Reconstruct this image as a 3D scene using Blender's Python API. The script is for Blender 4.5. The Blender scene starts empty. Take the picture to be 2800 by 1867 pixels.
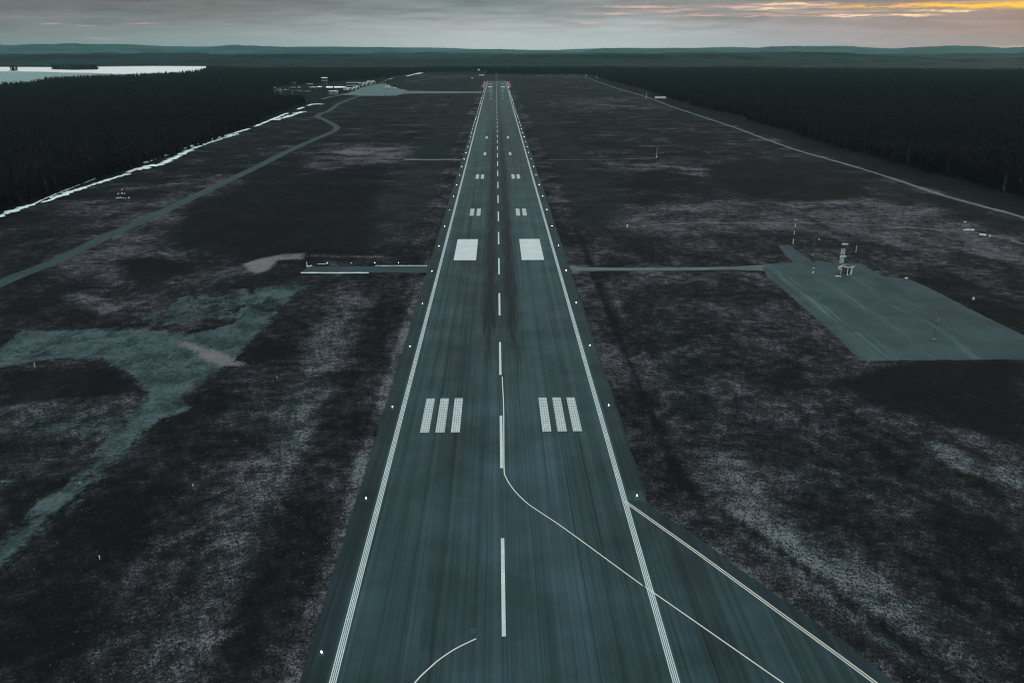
import bpy, math, random
import numpy as np
from mathutils import Vector, Matrix, Euler
random.seed(7); rng = np.random.default_rng(11)
SC = bpy.context.scene; COL = SC.collection
R = math.radians
# ------------------------------------------------------------------ camera
CH = 97.3; CX = -0.7; PITCH = R(20.18); YAW = R(1.074)
FPX = 2177.8                                   # focal length in photo pixels (2800 wide), a 28 mm lens
cd = bpy.data.cameras.new('camera'); cam = bpy.data.objects.new('camera', cd); COL.objects.link(cam)
cd.lens = 28.0; cd.sensor_width = 36.0; cd.clip_start = 0.5; cd.clip_end = 120000
cam.location = (CX, 0, CH); cam.rotation_euler = (R(90) - PITCH, 0, -YAW)
SC.camera = cam
RM = Euler(cam.rotation_euler).to_matrix()
def g(px, py, z=0.0):
    """ground point seen at a photo pixel"""
    d = RM @ Vector(((px - 1400) / FPX, (933.5 - py) / FPX, -1))
    t = (z - CH) / d.z
    return (CX + d.x * t, d.y * t)
def gl(pts, k=1.0): return [g(x * k, y * k) for x, y in pts]
DK = 2800 / 2352
# ------------------------------------------------------------------ node helpers
class NT:
    def __init__(s, tree): s.t = tree; s.n = tree.nodes; s.l = tree.links
    def node(s, typ, **kw):
        n = s.n.new(typ)
        for k, v in kw.items(): setattr(n, k, v)
        return n
    def put(s, sock, v):
        if isinstance(v, bpy.types.NodeSocket): s.l.new(v, sock)
        elif v is not None:
            if hasattr(sock, 'default_value') and hasattr(sock.default_value, '__len__') and not hasattr(v, '__len__'): v = [v] * len(sock.default_value)
            if hasattr(sock.default_value, '__len__') and len(sock.default_value) == 4 and len(v) == 3: v = (*v, 1)
            sock.default_value = v
    def m(s, op, a, b=None, c=None, clamp=False):
        n = s.node('ShaderNodeMath', operation=op, use_clamp=clamp)
        s.put(n.inputs[0], a)
        if b is not None: s.put(n.inputs[1], b)
        if c is not None: s.put(n.inputs[2], c)
        return n.outputs[0]
    def noise(s, vec, scale=1.0, detail=3.0, rough=0.55, dist=0.0):
        n = s.node('ShaderNodeTexNoise'); s.put(n.inputs['Vector'], vec)
        n.inputs['Scale'].default_value = scale; n.inputs['Detail'].default_value = detail
        n.inputs['Roughness'].default_value = rough; n.inputs['Distortion'].default_value = dist
        return n.outputs['Fac']
    def scale(s, vec, v, loc=(0, 0, 0)):
        n = s.node('ShaderNodeMapping'); s.put(n.inputs['Vector'], vec)
        n.inputs['Scale'].default_value = v; n.inputs['Location'].default_value = loc
        return n.outputs[0]
    def comb(s, x, y, z=0.0):
        n = s.node('ShaderNodeCombineXYZ'); s.put(n.inputs[0], x); s.put(n.inputs[1], y); s.put(n.inputs[2], z)
        return n.outputs[0]
    def ss(s, v, a, b, lo=0.0, hi=1.0):
        n = s.node('ShaderNodeMapRange', interpolation_type='SMOOTHSTEP'); s.put(n.inputs[0], v)
        n.inputs[1].default_value = a; n.inputs[2].default_value = b; n.inputs[3].default_value = lo; n.inputs[4].default_value = hi
        return n.outputs[0]
    def ramp(s, v, stops, interp='LINEAR'):
        n = s.node('ShaderNodeValToRGB'); n.color_ramp.interpolation = interp; s.put(n.inputs[0], v)
        e = n.color_ramp.elements
        e[0].position, e[1].position = stops[0][0], stops[-1][0]
        e[0].color = (*stops[0][1], 1); e[1].color = (*stops[-1][1], 1)
        for p, c in stops[1:-1]:
            q = e.new(p); q.color = (*c, 1)
        return n.outputs[0]
    def mix(s, f, a, b, mode='MIX'):
        n = s.node('ShaderNodeMix', data_type='RGBA', blend_type=mode)
        s.put(n.inputs[0], f); s.put(n.inputs[6], a); s.put(n.inputs[7], b)
        return n.outputs[2]
    def attr(s, name):
        return s.node('ShaderNodeAttribute', attribute_name=name).outputs['Fac']
def lin(c):
    return tuple((x / 255 / 12.92) if x <= 10 else ((x / 255 + .055) / 1.055) ** 2.4 for x in c)
def new_mat(name):
    m = bpy.data.materials.new(name); m.use_nodes = True
    nt = NT(m.node_tree); b = nt.n['Principled BSDF']
    return m, nt, b
def simple(name, col, rough=0.7, var=0.15, sc=3.0, metallic=0.0, emit=None, es=0.0, spec=0.5):
    m, nt, b = new_mat(name)
    tc = nt.node('ShaderNodeTexCoord').outputs['Object']
    n = nt.noise(tc, sc, 4)
    f = nt.ss(n, .3, .7)
    c = nt.mix(f, tuple(x * (1 - var) for x in col), tuple(min(1, x * (1 + var)) for x in col))
    nt.put(b.inputs['Base Color'], c)
    b.inputs['Roughness'].default_value = rough; b.inputs['Metallic'].default_value = metallic
    b.inputs['Specular IOR Level'].default_value = spec
    if emit:
        b.inputs['Emission Color'].default_value = (*emit, 1); b.inputs['Emission Strength'].default_value = es
    return m
# ------------------------------------------------------------------ object helpers
def tag(o, label=None, cat=None, group=None, kind=None):
    if label: o['label'] = label
    if cat: o['category'] = cat
    if group: o['group'] = group
    if kind: o['kind'] = kind
    return o
def empty(name, loc, rz=0.0, label=None, cat=None, group=None):
    o = bpy.data.objects.new(name, None); COL.objects.link(o)
    o.location = loc; o.rotation_euler = (0, 0, rz); o.empty_display_size = .5
    return tag(o, label, cat, group)
class MB:
    def __init__(s): s.v = []; s.f = []
    def add(s, vs, fs):
        k = len(s.v); s.v += [tuple(p) for p in vs]; s.f += [tuple(i + k for i in f) for f in fs]; return s
    def box(s, c, d, rz=0.0):
        cx, cy, cz = c; a, b, h = d[0] / 2, d[1] / 2, d[2] / 2
        co, si = math.cos(rz), math.sin(rz); vs = []
        for z in (-h, h):
            for x, y in ((-a, -b), (a, -b), (a, b), (-a, b)):
                vs.append((cx + x * co - y * si, cy + x * si + y * co, cz + z))
        return s.add(vs, [(3, 2, 1, 0), (4, 5, 6, 7), (0, 1, 5, 4), (1, 2, 6, 5), (2, 3, 7, 6), (3, 0, 4, 7)])
    def tube(s, p0, p1, r0, r1=None, n=8):
        r1 = r0 if r1 is None else r1
        p0, p1 = Vector(p0), Vector(p1); d = (p1 - p0).normalized()
        u = d.cross(Vector((0, 0, 1)) if abs(d.z) < .9 else Vector((1, 0, 0))).normalized(); w = d.cross(u)
        vs = []
        for p, r in ((p0, r0), (p1, r1)):
            for i in range(n):
                a = 2 * math.pi * i / n; vs.append(p + (u * math.cos(a) + w * math.sin(a)) * r)
        fs = [(i, (i + 1) % n, n + (i + 1) % n, n + i) for i in range(n)]
        fs += [tuple(range(n))[::-1], tuple(range(n, 2 * n))]
        return s.add(vs, fs)
    def lathe(s, prof, n=12, c=(0, 0, 0)):
        vs = []
        for r, z in prof:
            for i in range(n):
                a = 2 * math.pi * i / n; vs.append((c[0] + r * math.cos(a), c[1] + r * math.sin(a), c[2] + z))
        fs = []
        for k in range(len(prof) - 1):
            for i in range(n):
                j = (i + 1) % n; fs.append((k * n + i, k * n + j, (k + 1) * n + j, (k + 1) * n + i))
        fs += [tuple(range(n))[::-1], tuple(range((len(prof) - 1) * n, len(prof) * n))]
        return s.add(vs, fs)
    def build(s, name, mat, parent=None, smooth=False):
        me = bpy.data.meshes.new(name); me.from_pydata(s.v, [], s.f); me.update()
        if mat: me.materials.append(mat)
        if smooth:
            for p in me.polygons: p.use_smooth = True
        o = bpy.data.objects.new(name, me); COL.objects.link(o)
        if parent: o.parent = parent
        return o
def np_mesh(name, V, F, mat, n=3, parent=None):
    me = bpy.data.meshes.new(name); V = np.asarray(V, np.float32); F = np.asarray(F, np.int32)
    me.vertices.add(len(V)); me.vertices.foreach_set('co', V.ravel())
    me.loops.add(F.size); me.loops.foreach_set('vertex_index', F.ravel())
    me.polygons.add(len(F)); me.polygons.foreach_set('loop_start', np.arange(0, F.size, n, dtype=np.int32))
    try: me.polygons.foreach_set('loop_total', np.full(len(F), n, np.int32))
    except Exception: pass
    me.update(calc_edges=True)
    if mat: me.materials.append(mat)
    o = bpy.data.objects.new(name, me); COL.objects.link(o)
    if parent: o.parent = parent
    return o
from mathutils.geometry import tessellate_polygon
def sheet(name, pts, z, mat, parent=None, jitter=0.0, step=None):
    """flat polygon with optionally roughened edge"""
    P = []
    n = len(pts)
    for i in range(n):
        a, b = pts[i], pts[(i + 1) % n]
        L = math.dist(a, b); k = max(1, int(L / step)) if step else 1
        k = min(k, 160)
        nx, ny = (-(b[1] - a[1]) / max(L, 1e-6), (b[0] - a[0]) / max(L, 1e-6))
        for j in range(k):
            t = j / k; q = random.gauss(0, jitter) if (jitter and j) else 0
            P.append((a[0] + (b[0] - a[0]) * t + nx * q, a[1] + (b[1] - a[1]) * t + ny * q, z))
    tr = tessellate_polygon([[Vector(p) for p in P]])
    F = []
    for t in tr:
        a, b, c = (P[i] for i in t)
        if (b[0] - a[0]) * (c[1] - a[1]) - (b[1] - a[1]) * (c[0] - a[0]) < 0: t = (t[0], t[2], t[1])
        F.append(tuple(t))
    return MB().add(P, F).build(name, mat, parent)
def smooth_line(pts, n=8):
    out = []
    P = [pts[0]] + list(pts) + [pts[-1]]
    for i in range(1, len(P) - 2):
        p0, p1, p2, p3 = P[i - 1:i + 3]
        for k in range(n):
            t = k / n
            out.append(tuple(.5 * ((2 * p1[j]) + (-p0[j] + p2[j]) * t + (2 * p0[j] - 5 * p1[j] + 4 * p2[j] - p3[j]) * t * t + (-p0[j] + 3 * p1[j] - 3 * p2[j] + p3[j]) * t ** 3) for j in (0, 1)))
    out.append(tuple(pts[-1])); return out
def ribbon(mb, pts, w, z, jit=0.0, off=0.0):
    n = len(pts); vs = []
    for i, p in enumerate(pts):
        a = pts[max(0, i - 1)]; b = pts[min(n - 1, i + 1)]
        L = math.dist(a, b) or 1; nx, ny = -(b[1] - a[1]) / L, (b[0] - a[0]) / L
        ww = w(i / (n - 1)) if callable(w) else w
        l = ww / 2 + random.gauss(0, jit); r = ww / 2 + random.gauss(0, jit)
        vs.append((p[0] + nx * (off + l), p[1] + ny * (off + l), z)); vs.append((p[0] + nx * (off - r), p[1] + ny * (off - r), z))
    mb.add(vs, [(2 * i, 2 * i + 1, 2 * i + 3, 2 * i + 2) for i in range(n - 1)])
    return mb
def resample(pts, step):
    out = [pts[0]]
    for a, b in zip(pts[:-1], pts[1:]):
        k = max(1, int(math.dist(a, b) / step))
        for j in range(1, k + 1): out.append((a[0] + (b[0] - a[0]) * j / k, a[1] + (b[1] - a[1]) * j / k))
    return out
# ------------------------------------------------------------------ materials
def asphalt(name, base, streak=True, rubber=False, var=1.0):
    m, nt, b = new_mat(name)
    geo = nt.node('ShaderNodeNewGeometry').outputs['Position']
    sep = nt.node('ShaderNodeSeparateXYZ'); nt.put(sep.inputs[0], geo); X, Y = sep.outputs[0], sep.outputs[1]
    blot = nt.noise(geo, .045, 4, .6); fine = nt.noise(geo, 3.2, 3, .7)
    f = nt.m('MULTIPLY_ADD', blot, 1.7 * var, 1 - .85 * var)
    f = nt.m('MULTIPLY', f, nt.m('MULTIPLY_ADD', fine, .42, .79))
    if streak:
        s1 = nt.noise(nt.scale(geo, (.55, .0035, 1)), 1, 3, .6)
        s2 = nt.noise(nt.scale(geo, (2.6, .012, 1), (3, 1, 0)), 1, 3, .65)
        s3 = nt.noise(nt.scale(geo, (.12, .0015, 1), (9, 1, 0)), 1, 2, .5)
        st = nt.m('ADD', nt.m('MULTIPLY_ADD', s1, 1.7, -.85), nt.m('MULTIPLY_ADD', s2, 1.2, -.6))
        st = nt.m('ADD', st, nt.m('MULTIPLY_ADD', s3, 1.3, -.65))
        f = nt.m('MULTIPLY', f, nt.m('ADD', 1.0, st))
        wob = nt.noise(nt.scale(geo, (.02, .006, 1), (4, 4, 0)), 1, 2, .5)
        xx = nt.m('ADD', nt.m('MULTIPLY', X, 1 / 4.7), nt.m('MULTIPLY', wob, 1.4))
        jn = nt.m('PINGPONG', xx, .5)
        keep = nt.ss(nt.noise(nt.scale(geo, (.21, .009, 1), (7, 2, 0)), 1, 1, .5), .42, .6)
        seam = nt.m('MULTIPLY', nt.ss(jn, 0.0, .055, 1, 0), keep)
        f = nt.m('MULTIPLY', f, nt.m('SUBTRACT', 1.0, nt.m('MULTIPLY', seam, .45)))
    col = nt.mix(1.0, base, nt.comb(f, f, f), 'MULTIPLY')
    if rubber:
        ax = nt.m('ABSOLUTE', nt.m('SUBTRACT', X, .35))
        d1 = nt.m('DIVIDE', nt.m('SUBTRACT', ax, 4.4), 3.3)
        band = nt.m('EXPONENT', nt.m('MULTIPLY', nt.m('MULTIPLY', d1, d1), -1.0))
        wid = nt.m('EXPONENT', nt.m('MULTIPLY', nt.m('MULTIPLY', nt.m('DIVIDE', X, 8.5), nt.m('DIVIDE', X, 8.5)), -1.0))
        env = nt.m('MULTIPLY', nt.ss(Y, 190, 320), nt.ss(Y, 750, 1300, 1, .5))
        far = nt.ss(Y, 1900, 2350)
        env = nt.m('MAXIMUM', env, nt.m('MULTIPLY', far, .5))
        sn = nt.noise(nt.scale(geo, (1.9, .022, 1), (1, 5, 0)), 1, 4, .7)
        sn2 = nt.noise(nt.scale(geo, (4.5, .04, 1), (2, 8, 0)), 1, 2, .6)
        th = nt.m('ADD', nt.m('MULTIPLY_ADD', sn, 2.6, -.85), nt.m('MULTIPLY_ADD', sn2, 1.6, -.8))
        a = nt.m('MULTIPLY', nt.m('MULTIPLY', band, env), 1.0)
        msk = nt.ss(nt.m('ADD', nt.m('SUBTRACT', a, 1.0), th), -.15, .20)
        msk = nt.m('MULTIPLY', msk, nt.ss(a, .02, .2))
        msk = nt.m('MAXIMUM', msk, nt.m('MULTIPLY', nt.m('MULTIPLY', wid, env), .58))
        col = nt.mix(nt.m('MULTIPLY', msk, .97), col, (.0060, .0098, .0112))
    nt.put(b.inputs['Base Color'], col)
    b.inputs['Roughness'].default_value = .8; b.inputs['Specular IOR Level'].default_value = .14
    bp = nt.node('ShaderNodeBump'); bp.inputs['Strength'].default_value = .25; bp.inputs['Distance'].default_value = .03
    nt.put(bp.inputs['Height'], fine); nt.put(b.inputs['Normal'], bp.outputs[0])
    return m
M = {}
M['runway'] = asphalt('runway_asphalt', (.0262, .0505, .0560), True, True)
M['taxi'] = asphalt('taxiway_asphalt', (.0205, .0415, .0460), True)
M['shoulder'] = asphalt('shoulder_asphalt', (.014, .027, .031), True)
M['road'] = asphalt('road_asphalt', (.021, .043, .047), False, var=.6)
M['apron'] = asphalt('apron_concrete', (.075, .125, .130), False, var=1.1)
M['link'] = asphalt('link_gravel', (.085, .11, .11), False, var=.8)
def paint(name, col, wear=.35, ladder=False):
    m, nt, b = new_mat(name)
    geo = nt.node('ShaderNodeNewGeometry').outputs['Position']
    w = nt.noise(geo, 1.6, 5, .75); w2 = nt.noise(geo, .15, 3, .6)
    f = nt.ss(nt.m('ADD', w, nt.m('MULTIPLY', w2, .5)), .50, .78)
    c = nt.mix(nt.m('MULTIPLY', f, wear), col, (.11, .14, .14))
    if ladder:
        sep = nt.node('ShaderNodeSeparateXYZ'); nt.put(sep.inputs[0], geo)
        q = nt.m('PINGPONG', nt.m('MULTIPLY', sep.outputs[1], 1 / 1.1), .5)
        q2 = nt.m('PINGPONG', nt.m('MULTIPLY', sep.outputs[0], 1 / .62), .5)
        gp = nt.m('MAXIMUM', nt.ss(q, .10, .16, 1, 0), nt.ss(q2, .07, .13, 1, 0))
        c = nt.mix(nt.m('MULTIPLY', gp, .75), c, (.07, .10, .105))
    nt.put(b.inputs['Base Color'], c); b.inputs['Roughness'].default_value = .75; b.inputs['Specular IOR Level'].default_value = .2
    return m
M['white'] = paint('white_paint', (.74, .82, .82), .4)
M['aim'] = paint('worn_white_paint', (.72, .77, .77), .35)
M['ladder'] = paint('grooved_white_paint', (.70, .75, .75), .3, True)
M['yellow'] = paint('cream_paint', (.74, .72, .64), .2)
# snow, pale part of the lake
M['snow'] = simple('old_snow', (.66, .78, .79), .6, .12, .2)
M['pale_lake'] = simple('pale_lake_surface', (.86, .82, .80), .35, .06, .004)
m, nt, b = new_mat('water'); M['water'] = m
geo = nt.node('ShaderNodeNewGeometry').outputs['Position']
b.inputs['Base Color'].default_value = (.10, .22, .22, 1); b.inputs['Roughness'].default_value = .3; b.inputs['Specular IOR Level'].default_value = .25
bp = nt.node('ShaderNodeBump'); bp.inputs['Strength'].default_value = .4; bp.inputs['Distance'].default_value = 1.2
nt.put(bp.inputs['Height'], nt.noise(geo, .06, 4)); nt.put(b.inputs['Normal'], bp.outputs[0])
# gravel pad
m, nt, b = new_mat('pad_gravel'); M['pad'] = m
geo = nt.node('ShaderNodeNewGeometry').outputs['Position']
rot = nt.node('ShaderNodeMapping'); nt.put(rot.inputs[0], geo); rot.inputs['Rotation'].default_value = (0, 0, R(1))
st = nt.noise(nt.scale(rot.outputs[0], (.42, .014, 1)), 1, 4, .75, .6)
reg = nt.noise(geo, .03, 3, .5)
sep = nt.node('ShaderNodeSeparateXYZ'); nt.put(sep.inputs[0], geo)
def gs(v, c_, w_):
    q_ = nt.m('DIVIDE', nt.m('SUBTRACT', v, c_), w_); return nt.m('EXPONENT', nt.m('MULTIPLY', nt.m('MULTIPLY', q_, q_), -1.0))
PXs, PYs = sep.outputs[0], sep.outputs[1]
wob = nt.m('ADD', PXs, nt.m('MULTIPLY_ADD', nt.noise(nt.scale(geo, (.02, .02, 1)), 1, 2), 12, -6))
edge = nt.m('ADD', gs(wob, 129.5, 4.5), nt.m('MULTIPLY', nt.m('ADD', gs(wob, 146.0, 2.5), gs(wob, 160.0, 1.5)), .6))
edge = nt.m('MULTIPLY', edge, nt.ss(PYs, 395, 330))
f = nt.m('MULTIPLY', nt.ss(st, .42, .62), nt.m('MULTIPLY', nt.ss(reg, .30, .5), nt.m('MINIMUM', edge, 1.0)))
c = nt.mix(nt.ss(nt.noise(geo, .05, 5, .68, .5), .36, .66), (.021, .041, .045), (.036, .065, .069))
c = nt.mix(nt.m('MULTIPLY', f, .6), c, (.11, .17, .17))
fn = nt.m('MULTIPLY_ADD', nt.noise(geo, 2.2, 3, .7), .6, .7)
c = nt.mix(1.0, c, nt.comb(fn, fn, fn), 'MULTIPLY')
nt.put(b.inputs['Base Color'], c); b.inputs['Roughness'].default_value = .9; b.inputs['Specular IOR Level'].default_value = .15
# ground
m, nt, b = new_mat('heath_ground'); M['ground'] = m
geo = nt.node('ShaderNodeNewGeometry').outputs['Position']
tone, hue, grav, lawn = nt.attr('tone'), nt.attr('hue'), nt.attr('gravel'), nt.attr('lawn')
n0 = nt.noise(geo, .012, 4, .6, .4); n1 = nt.noise(nt.scale(geo, (1, .8, 1)), .045, 5, .62, .5); n2 = nt.noise(geo, .24, 4, .65); n3 = nt.noise(geo, .95, 4, .72); n4 = nt.noise(geo, 2.6, 2, .6)
amp = nt.m('SUBTRACT', 1.0, nt.m('MULTIPLY', lawn, .55))
t = nt.m('ADD', nt.m('MULTIPLY_ADD', n0, .7, -.35), nt.m('MULTIPLY_ADD', n1, 1.75, -.86))
t = nt.m('ADD', t, nt.m('MULTIPLY_ADD', n2, 1.7, -.83))
sepg = nt.node('ShaderNodeSeparateXYZ'); nt.put(sepg.inputs[0], geo)
farf = nt.ss(sepg.outputs[1], 330, 650)
q1 = nt.noise(nt.scale(geo, (.017, .030, 1), (5, 2, 0)), 1, 5, .66, .6); q2 = nt.noise(nt.scale(geo, (.011, .022, 1), (9, 6, 0)), 1, 4, .6, .4)
q3 = nt.noise(nt.scale(geo, (.05, .07, 1), (2, 5, 0)), 1, 4, .6, .5)
pt = nt.m('SUBTRACT', nt.m('ADD', nt.m('MULTIPLY', nt.ss(q1, .545, .62), .34), nt.m('MULTIPLY', nt.ss(q3, .60, .66), .26)), nt.m('MULTIPLY', nt.ss(q2, .50, .58), .22))
t = nt.m('ADD', t, nt.m('MULTIPLY', pt, farf))
t = nt.m('MULTIPLY', t, nt.m('MULTIPLY', amp, nt.ss(tone, .0, .24, .48, 1)))
base = nt.m('ADD', tone, t)
gr = nt.m('ADD', nt.m('MULTIPLY_ADD', n3, 2.9, -1.45), nt.m('MULTIPLY_ADD', n4, 2.7, -1.35))
gr = nt.m('MULTIPLY', gr, nt.m('MULTIPLY_ADD', nt.m('MINIMUM', nt.m('MAXIMUM', base, 0.0), 1.0), .58, .24))
gr = nt.m('MULTIPLY', gr, amp)
t = nt.m('ADD', base, gr)
c0 = nt.ramp(t, [(0, (.0082, .0080, .0094)), (.25, (.0125, .0120, .0150)), (.5, (.0265, .0248, .0285)), (.8, (.066, .062, .070)), (1, (.128, .122, .132))])
c1 = nt.ramp(t, [(0, (.0078, .0090, .0096)), (.25, (.0132, .0165, .0170)), (.5, (.024, .029, .0295)), (.8, (.066, .074, .078)), (1, (.135, .152, .162))])
hn = nt.m('ADD', hue, nt.m('MULTIPLY_ADD', nt.noise(nt.scale(geo, (1, 1, 1), (50, 20, 0)), .03, 3, .6), 1.5, -.70), clamp=True)
c = nt.mix(hn, c0, c1)
c = nt.mix(nt.m('MULTIPLY', lawn, .6), c, nt.mix(nt.ss(nt.noise(geo, .05, 4, .6), .35, .65), (.0120, .0155, .0145), (.026, .033, .030)))
gn = nt.m('ADD', nt.m('MULTIPLY_ADD', nt.noise(nt.scale(geo, (1, .5, 1), (11, 3, 0)), .14, 6, .72, .5), 3.0, -1.5), nt.m('MULTIPLY_ADD', nt.noise(geo, .6, 4, .7), 1.4, -.7))
gm = nt.m('MULTIPLY', nt.ss(nt.m('ADD', grav, nt.m('MULTIPLY', gn, .95)), .30, .78), nt.ss(grav, .02, .2))
gc = nt.mix(nt.ss(nt.noise(nt.scale(geo, (1, .7, 1)), .10, 6, .8), .38, .62), (.025, .041, .044), (.072, .104, .108))
fn = nt.m('MULTIPLY_ADD', n3, 2.2, -.1)
gc = nt.mix(1.0, gc, nt.comb(fn, fn, fn), 'MULTIPLY')
c = nt.mix(gm, c, gc)
pk = nt.attr('pale'); pm = nt.ss(nt.m('ADD', pk, nt.m('MULTIPLY_ADD', nt.m('ADD', n1, n3), 1.8, -1.8)), .42, .9)
pm = nt.m('MULTIPLY', pm, nt.ss(pk, .02, .2)); c = nt.mix(pm, c, nt.mix(n2, (.10, .092, .098), (.21, .195, .20)))
nt.put(b.inputs['Base Color'], c); b.inputs['Roughness'].default_value = .95; b.inputs['Specular IOR Level'].default_value = .02
bp = nt.node('ShaderNodeBump'); bp.inputs['Strength'].default_value = .35; bp.inputs['Distance'].default_value = .25
nt.put(bp.inputs['Height'], n3); nt.put(b.inputs['Normal'], bp.outputs[0])
# foliage / canopy
def foliage(name, a, bcol, sc):
    m, nt, b = new_mat(name)
    geo = nt.node('ShaderNodeNewGeometry')
    f = nt.m('MULTIPLY_ADD', geo.outputs['Random Per Island'], .6, nt.m('MULTIPLY', nt.noise(geo.outputs['Position'], sc, 3, .6), .5))
    c = nt.mix(nt.ss(f, .2, .95), a, bcol)
    nt.put(b.inputs['Base Color'], c); b.inputs['Roughness'].default_value = .9; b.inputs['Specular IOR Level'].default_value = .1
    return m
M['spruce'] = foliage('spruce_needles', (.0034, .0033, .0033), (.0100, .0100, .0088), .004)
M['birch_twig'] = foliage('birch_twigs', (.030, .028, .028), (.050, .047, .045), .2)
M['bark'] = simple('spruce_bark', (.035, .030, .027), .9, .3, 6)
M['birch'] = simple('birch_bark', (.20, .21, .20), .8, .35, 4)
m, nt, b = new_mat('forest_canopy'); M['canopy'] = m
geo = nt.node('ShaderNodeNewGeometry').outputs['Position']
a1 = nt.noise(nt.scale(geo, (1, 1.5, 1)), .0016, 6, .72, .5); a2 = nt.noise(geo, .012, 5, .75)
f = nt.m('ADD', nt.m('MULTIPLY', a1, .7), nt.m('MULTIPLY', a2, .45))
c = nt.mix(nt.ss(f, .50, .66), (.0016, .0048, .0052), (.0085, .0215, .0215))
cl = nt.ss(nt.noise(nt.scale(geo, (1, 1, 1), (900, 40, 0)), .0016, 4, .6, .3), .66, .72)
c = nt.mix(nt.m('MULTIPLY', cl, .4), c, (.035, .045, .044))
nt.put(b.inputs['Base Color'], c); b.inputs['Roughness'].default_value = .95; b.inputs['Specular IOR Level'].default_value = .05
m, nt, b = new_mat('hazed_hill_forest'); M['hazed_hillwood'] = m
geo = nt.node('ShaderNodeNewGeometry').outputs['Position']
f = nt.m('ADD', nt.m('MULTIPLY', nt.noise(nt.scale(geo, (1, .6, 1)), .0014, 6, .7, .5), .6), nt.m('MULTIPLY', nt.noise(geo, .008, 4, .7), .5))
nt.put(b.inputs['Base Color'], nt.mix(nt.ss(f, .46, .66), (.012, .040, .042), (.036, .092, .090))); b.inputs['Roughness'].default_value = .95; b.inputs['Specular IOR Level'].default_value = .05  # lighter teal puts part of the distance haze into the hill colour
# objects
M['metal'] = simple('white_metal', (.72, .75, .74), .45, .08, 2)
M['grey_metal'] = simple('grey_metal', (.16, .18, .19), .5, .15, 2, .4)
M['dark'] = simple('dark_cladding', (.012, .014, .016), .6, .2, 1)
M['wall'] = simple('pale_wall', (.30, .33, .33), .8, .12, .8)
M['wall_dark'] = simple('dark_wall', (.045, .050, .055), .8, .2, .4)
M['roof_white'] = simple('pale_roof', (.88, .90, .90), .6, .1, .3)
M['roof_pink'] = simple('rosy_roof', (.48, .40, .43), .6, .12, .3)
M['roof_grey'] = simple('grey_roof', (.14, .18, .18), .7, .2, .3)
M['glass'] = simple('window_glass', (.02, .03, .035), .08, .1, 1)
M['red'] = simple('dark_red_paint', (.10, .012, .02), .6, .2, 2)
M['redlight'] = simple('red_fabric', (.40, .05, .10), .8, .15, 4)
M['whitefab'] = simple('white_fabric', (.75, .75, .75), .8, .08, 4)
M['concrete'] = simple('concrete', (.30, .32, .31), .85, .15, 3)
M['carwhite'] = simple('pale_car_paint', (.60, .63, .63), .3, .1, .5)
M['carteal'] = simple('grey_car_paint', (.20, .27, .27), .3, .1, .5)
M['lens'] = simple('lit_lens', (.8, .85, .85), .3, .02, 1, emit=(.85, .97, 1.0), es=28.0)
M['redlens'] = simple('lit_red_lens', (.7, .2, .2), .3, .02, 1, emit=(1.0, .35, .33), es=28.0)
M['redglow'] = simple('red_light_tint', (.19, .10, .105), .9, .25, .3)  # red of the far edge lights put into a surface colour
# ------------------------------------------------------------------ world
w = bpy.data.worlds.new('World'); SC.world = w; w.use_nodes = True
nt = NT(w.node_tree); bg = nt.n['Background']
SUN_EL, SUN_AZ = R(7), R(34)
tc = nt.node('ShaderNodeTexCoord').outputs['Generated']
sep = nt.node('ShaderNodeSeparateXYZ'); nt.put(sep.inputs[0], tc); X, Y, Z = sep.outputs
hyp = nt.m('SQRT', nt.m('ADD', nt.m('MULTIPLY', X, X), nt.m('MULTIPLY', Y, Y)))
hyp = nt.m('MAXIMUM', hyp, 1e-4)
az = nt.m('ARCTAN2', X, Y); el = nt.m('DIVIDE', Z, hyp)
u = nt.m('MULTIPLY_ADD', az, .8, .5)                 # -.53 rad -> .076 ; +.556 rad -> .945
hor = nt.ramp(u, [(0, lin((104, 108, 108))), (.08, lin((124, 126, 126))), (.25, lin((146, 152, 153))), (.48, lin((192, 195, 194))), (.62, lin((186, 194, 194))), (.78, lin((162, 158, 166))), (.93, lin((136, 121, 130))), (1, lin((120, 100, 105)))])
top = nt.ramp(u, [(0, lin((92, 95, 97))), (.08, lin((102, 104, 106))), (.25, lin((112, 112, 112))), (.40, lin((124, 132, 134))), (.52, lin((128, 138, 141))), (.65, lin((132, 135, 138))), (.80, lin((122, 121, 126))), (.93, lin((124, 110, 116))), (1, lin((100, 90, 95)))])
vv = nt.ss(el, .004, .050)
col = nt.mix(vv, hor, top)
pv = nt.comb(nt.m('MULTIPLY', az, 9.0), nt.m('MULTIPLY', el, 110), 0.0)
cn = nt.noise(pv, 1, 5, .6, .3); cn2 = nt.noise(nt.scale(pv, (3, 2.4, 1), (7, 3, 0)), 1, 4, .6)
fct = nt.m('MULTIPLY', nt.ss(el, .004, .030), 1.15)
k = nt.m('ADD', 1.0, nt.m('MULTIPLY', nt.m('ADD', nt.m('MULTIPLY_ADD', cn, 1.1, -.55), nt.m('MULTIPLY_ADD', cn2, .4, -.2)), fct))
col = nt.mix(1.0, col, nt.comb(k, k, k), 'MULTIPLY')
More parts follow.
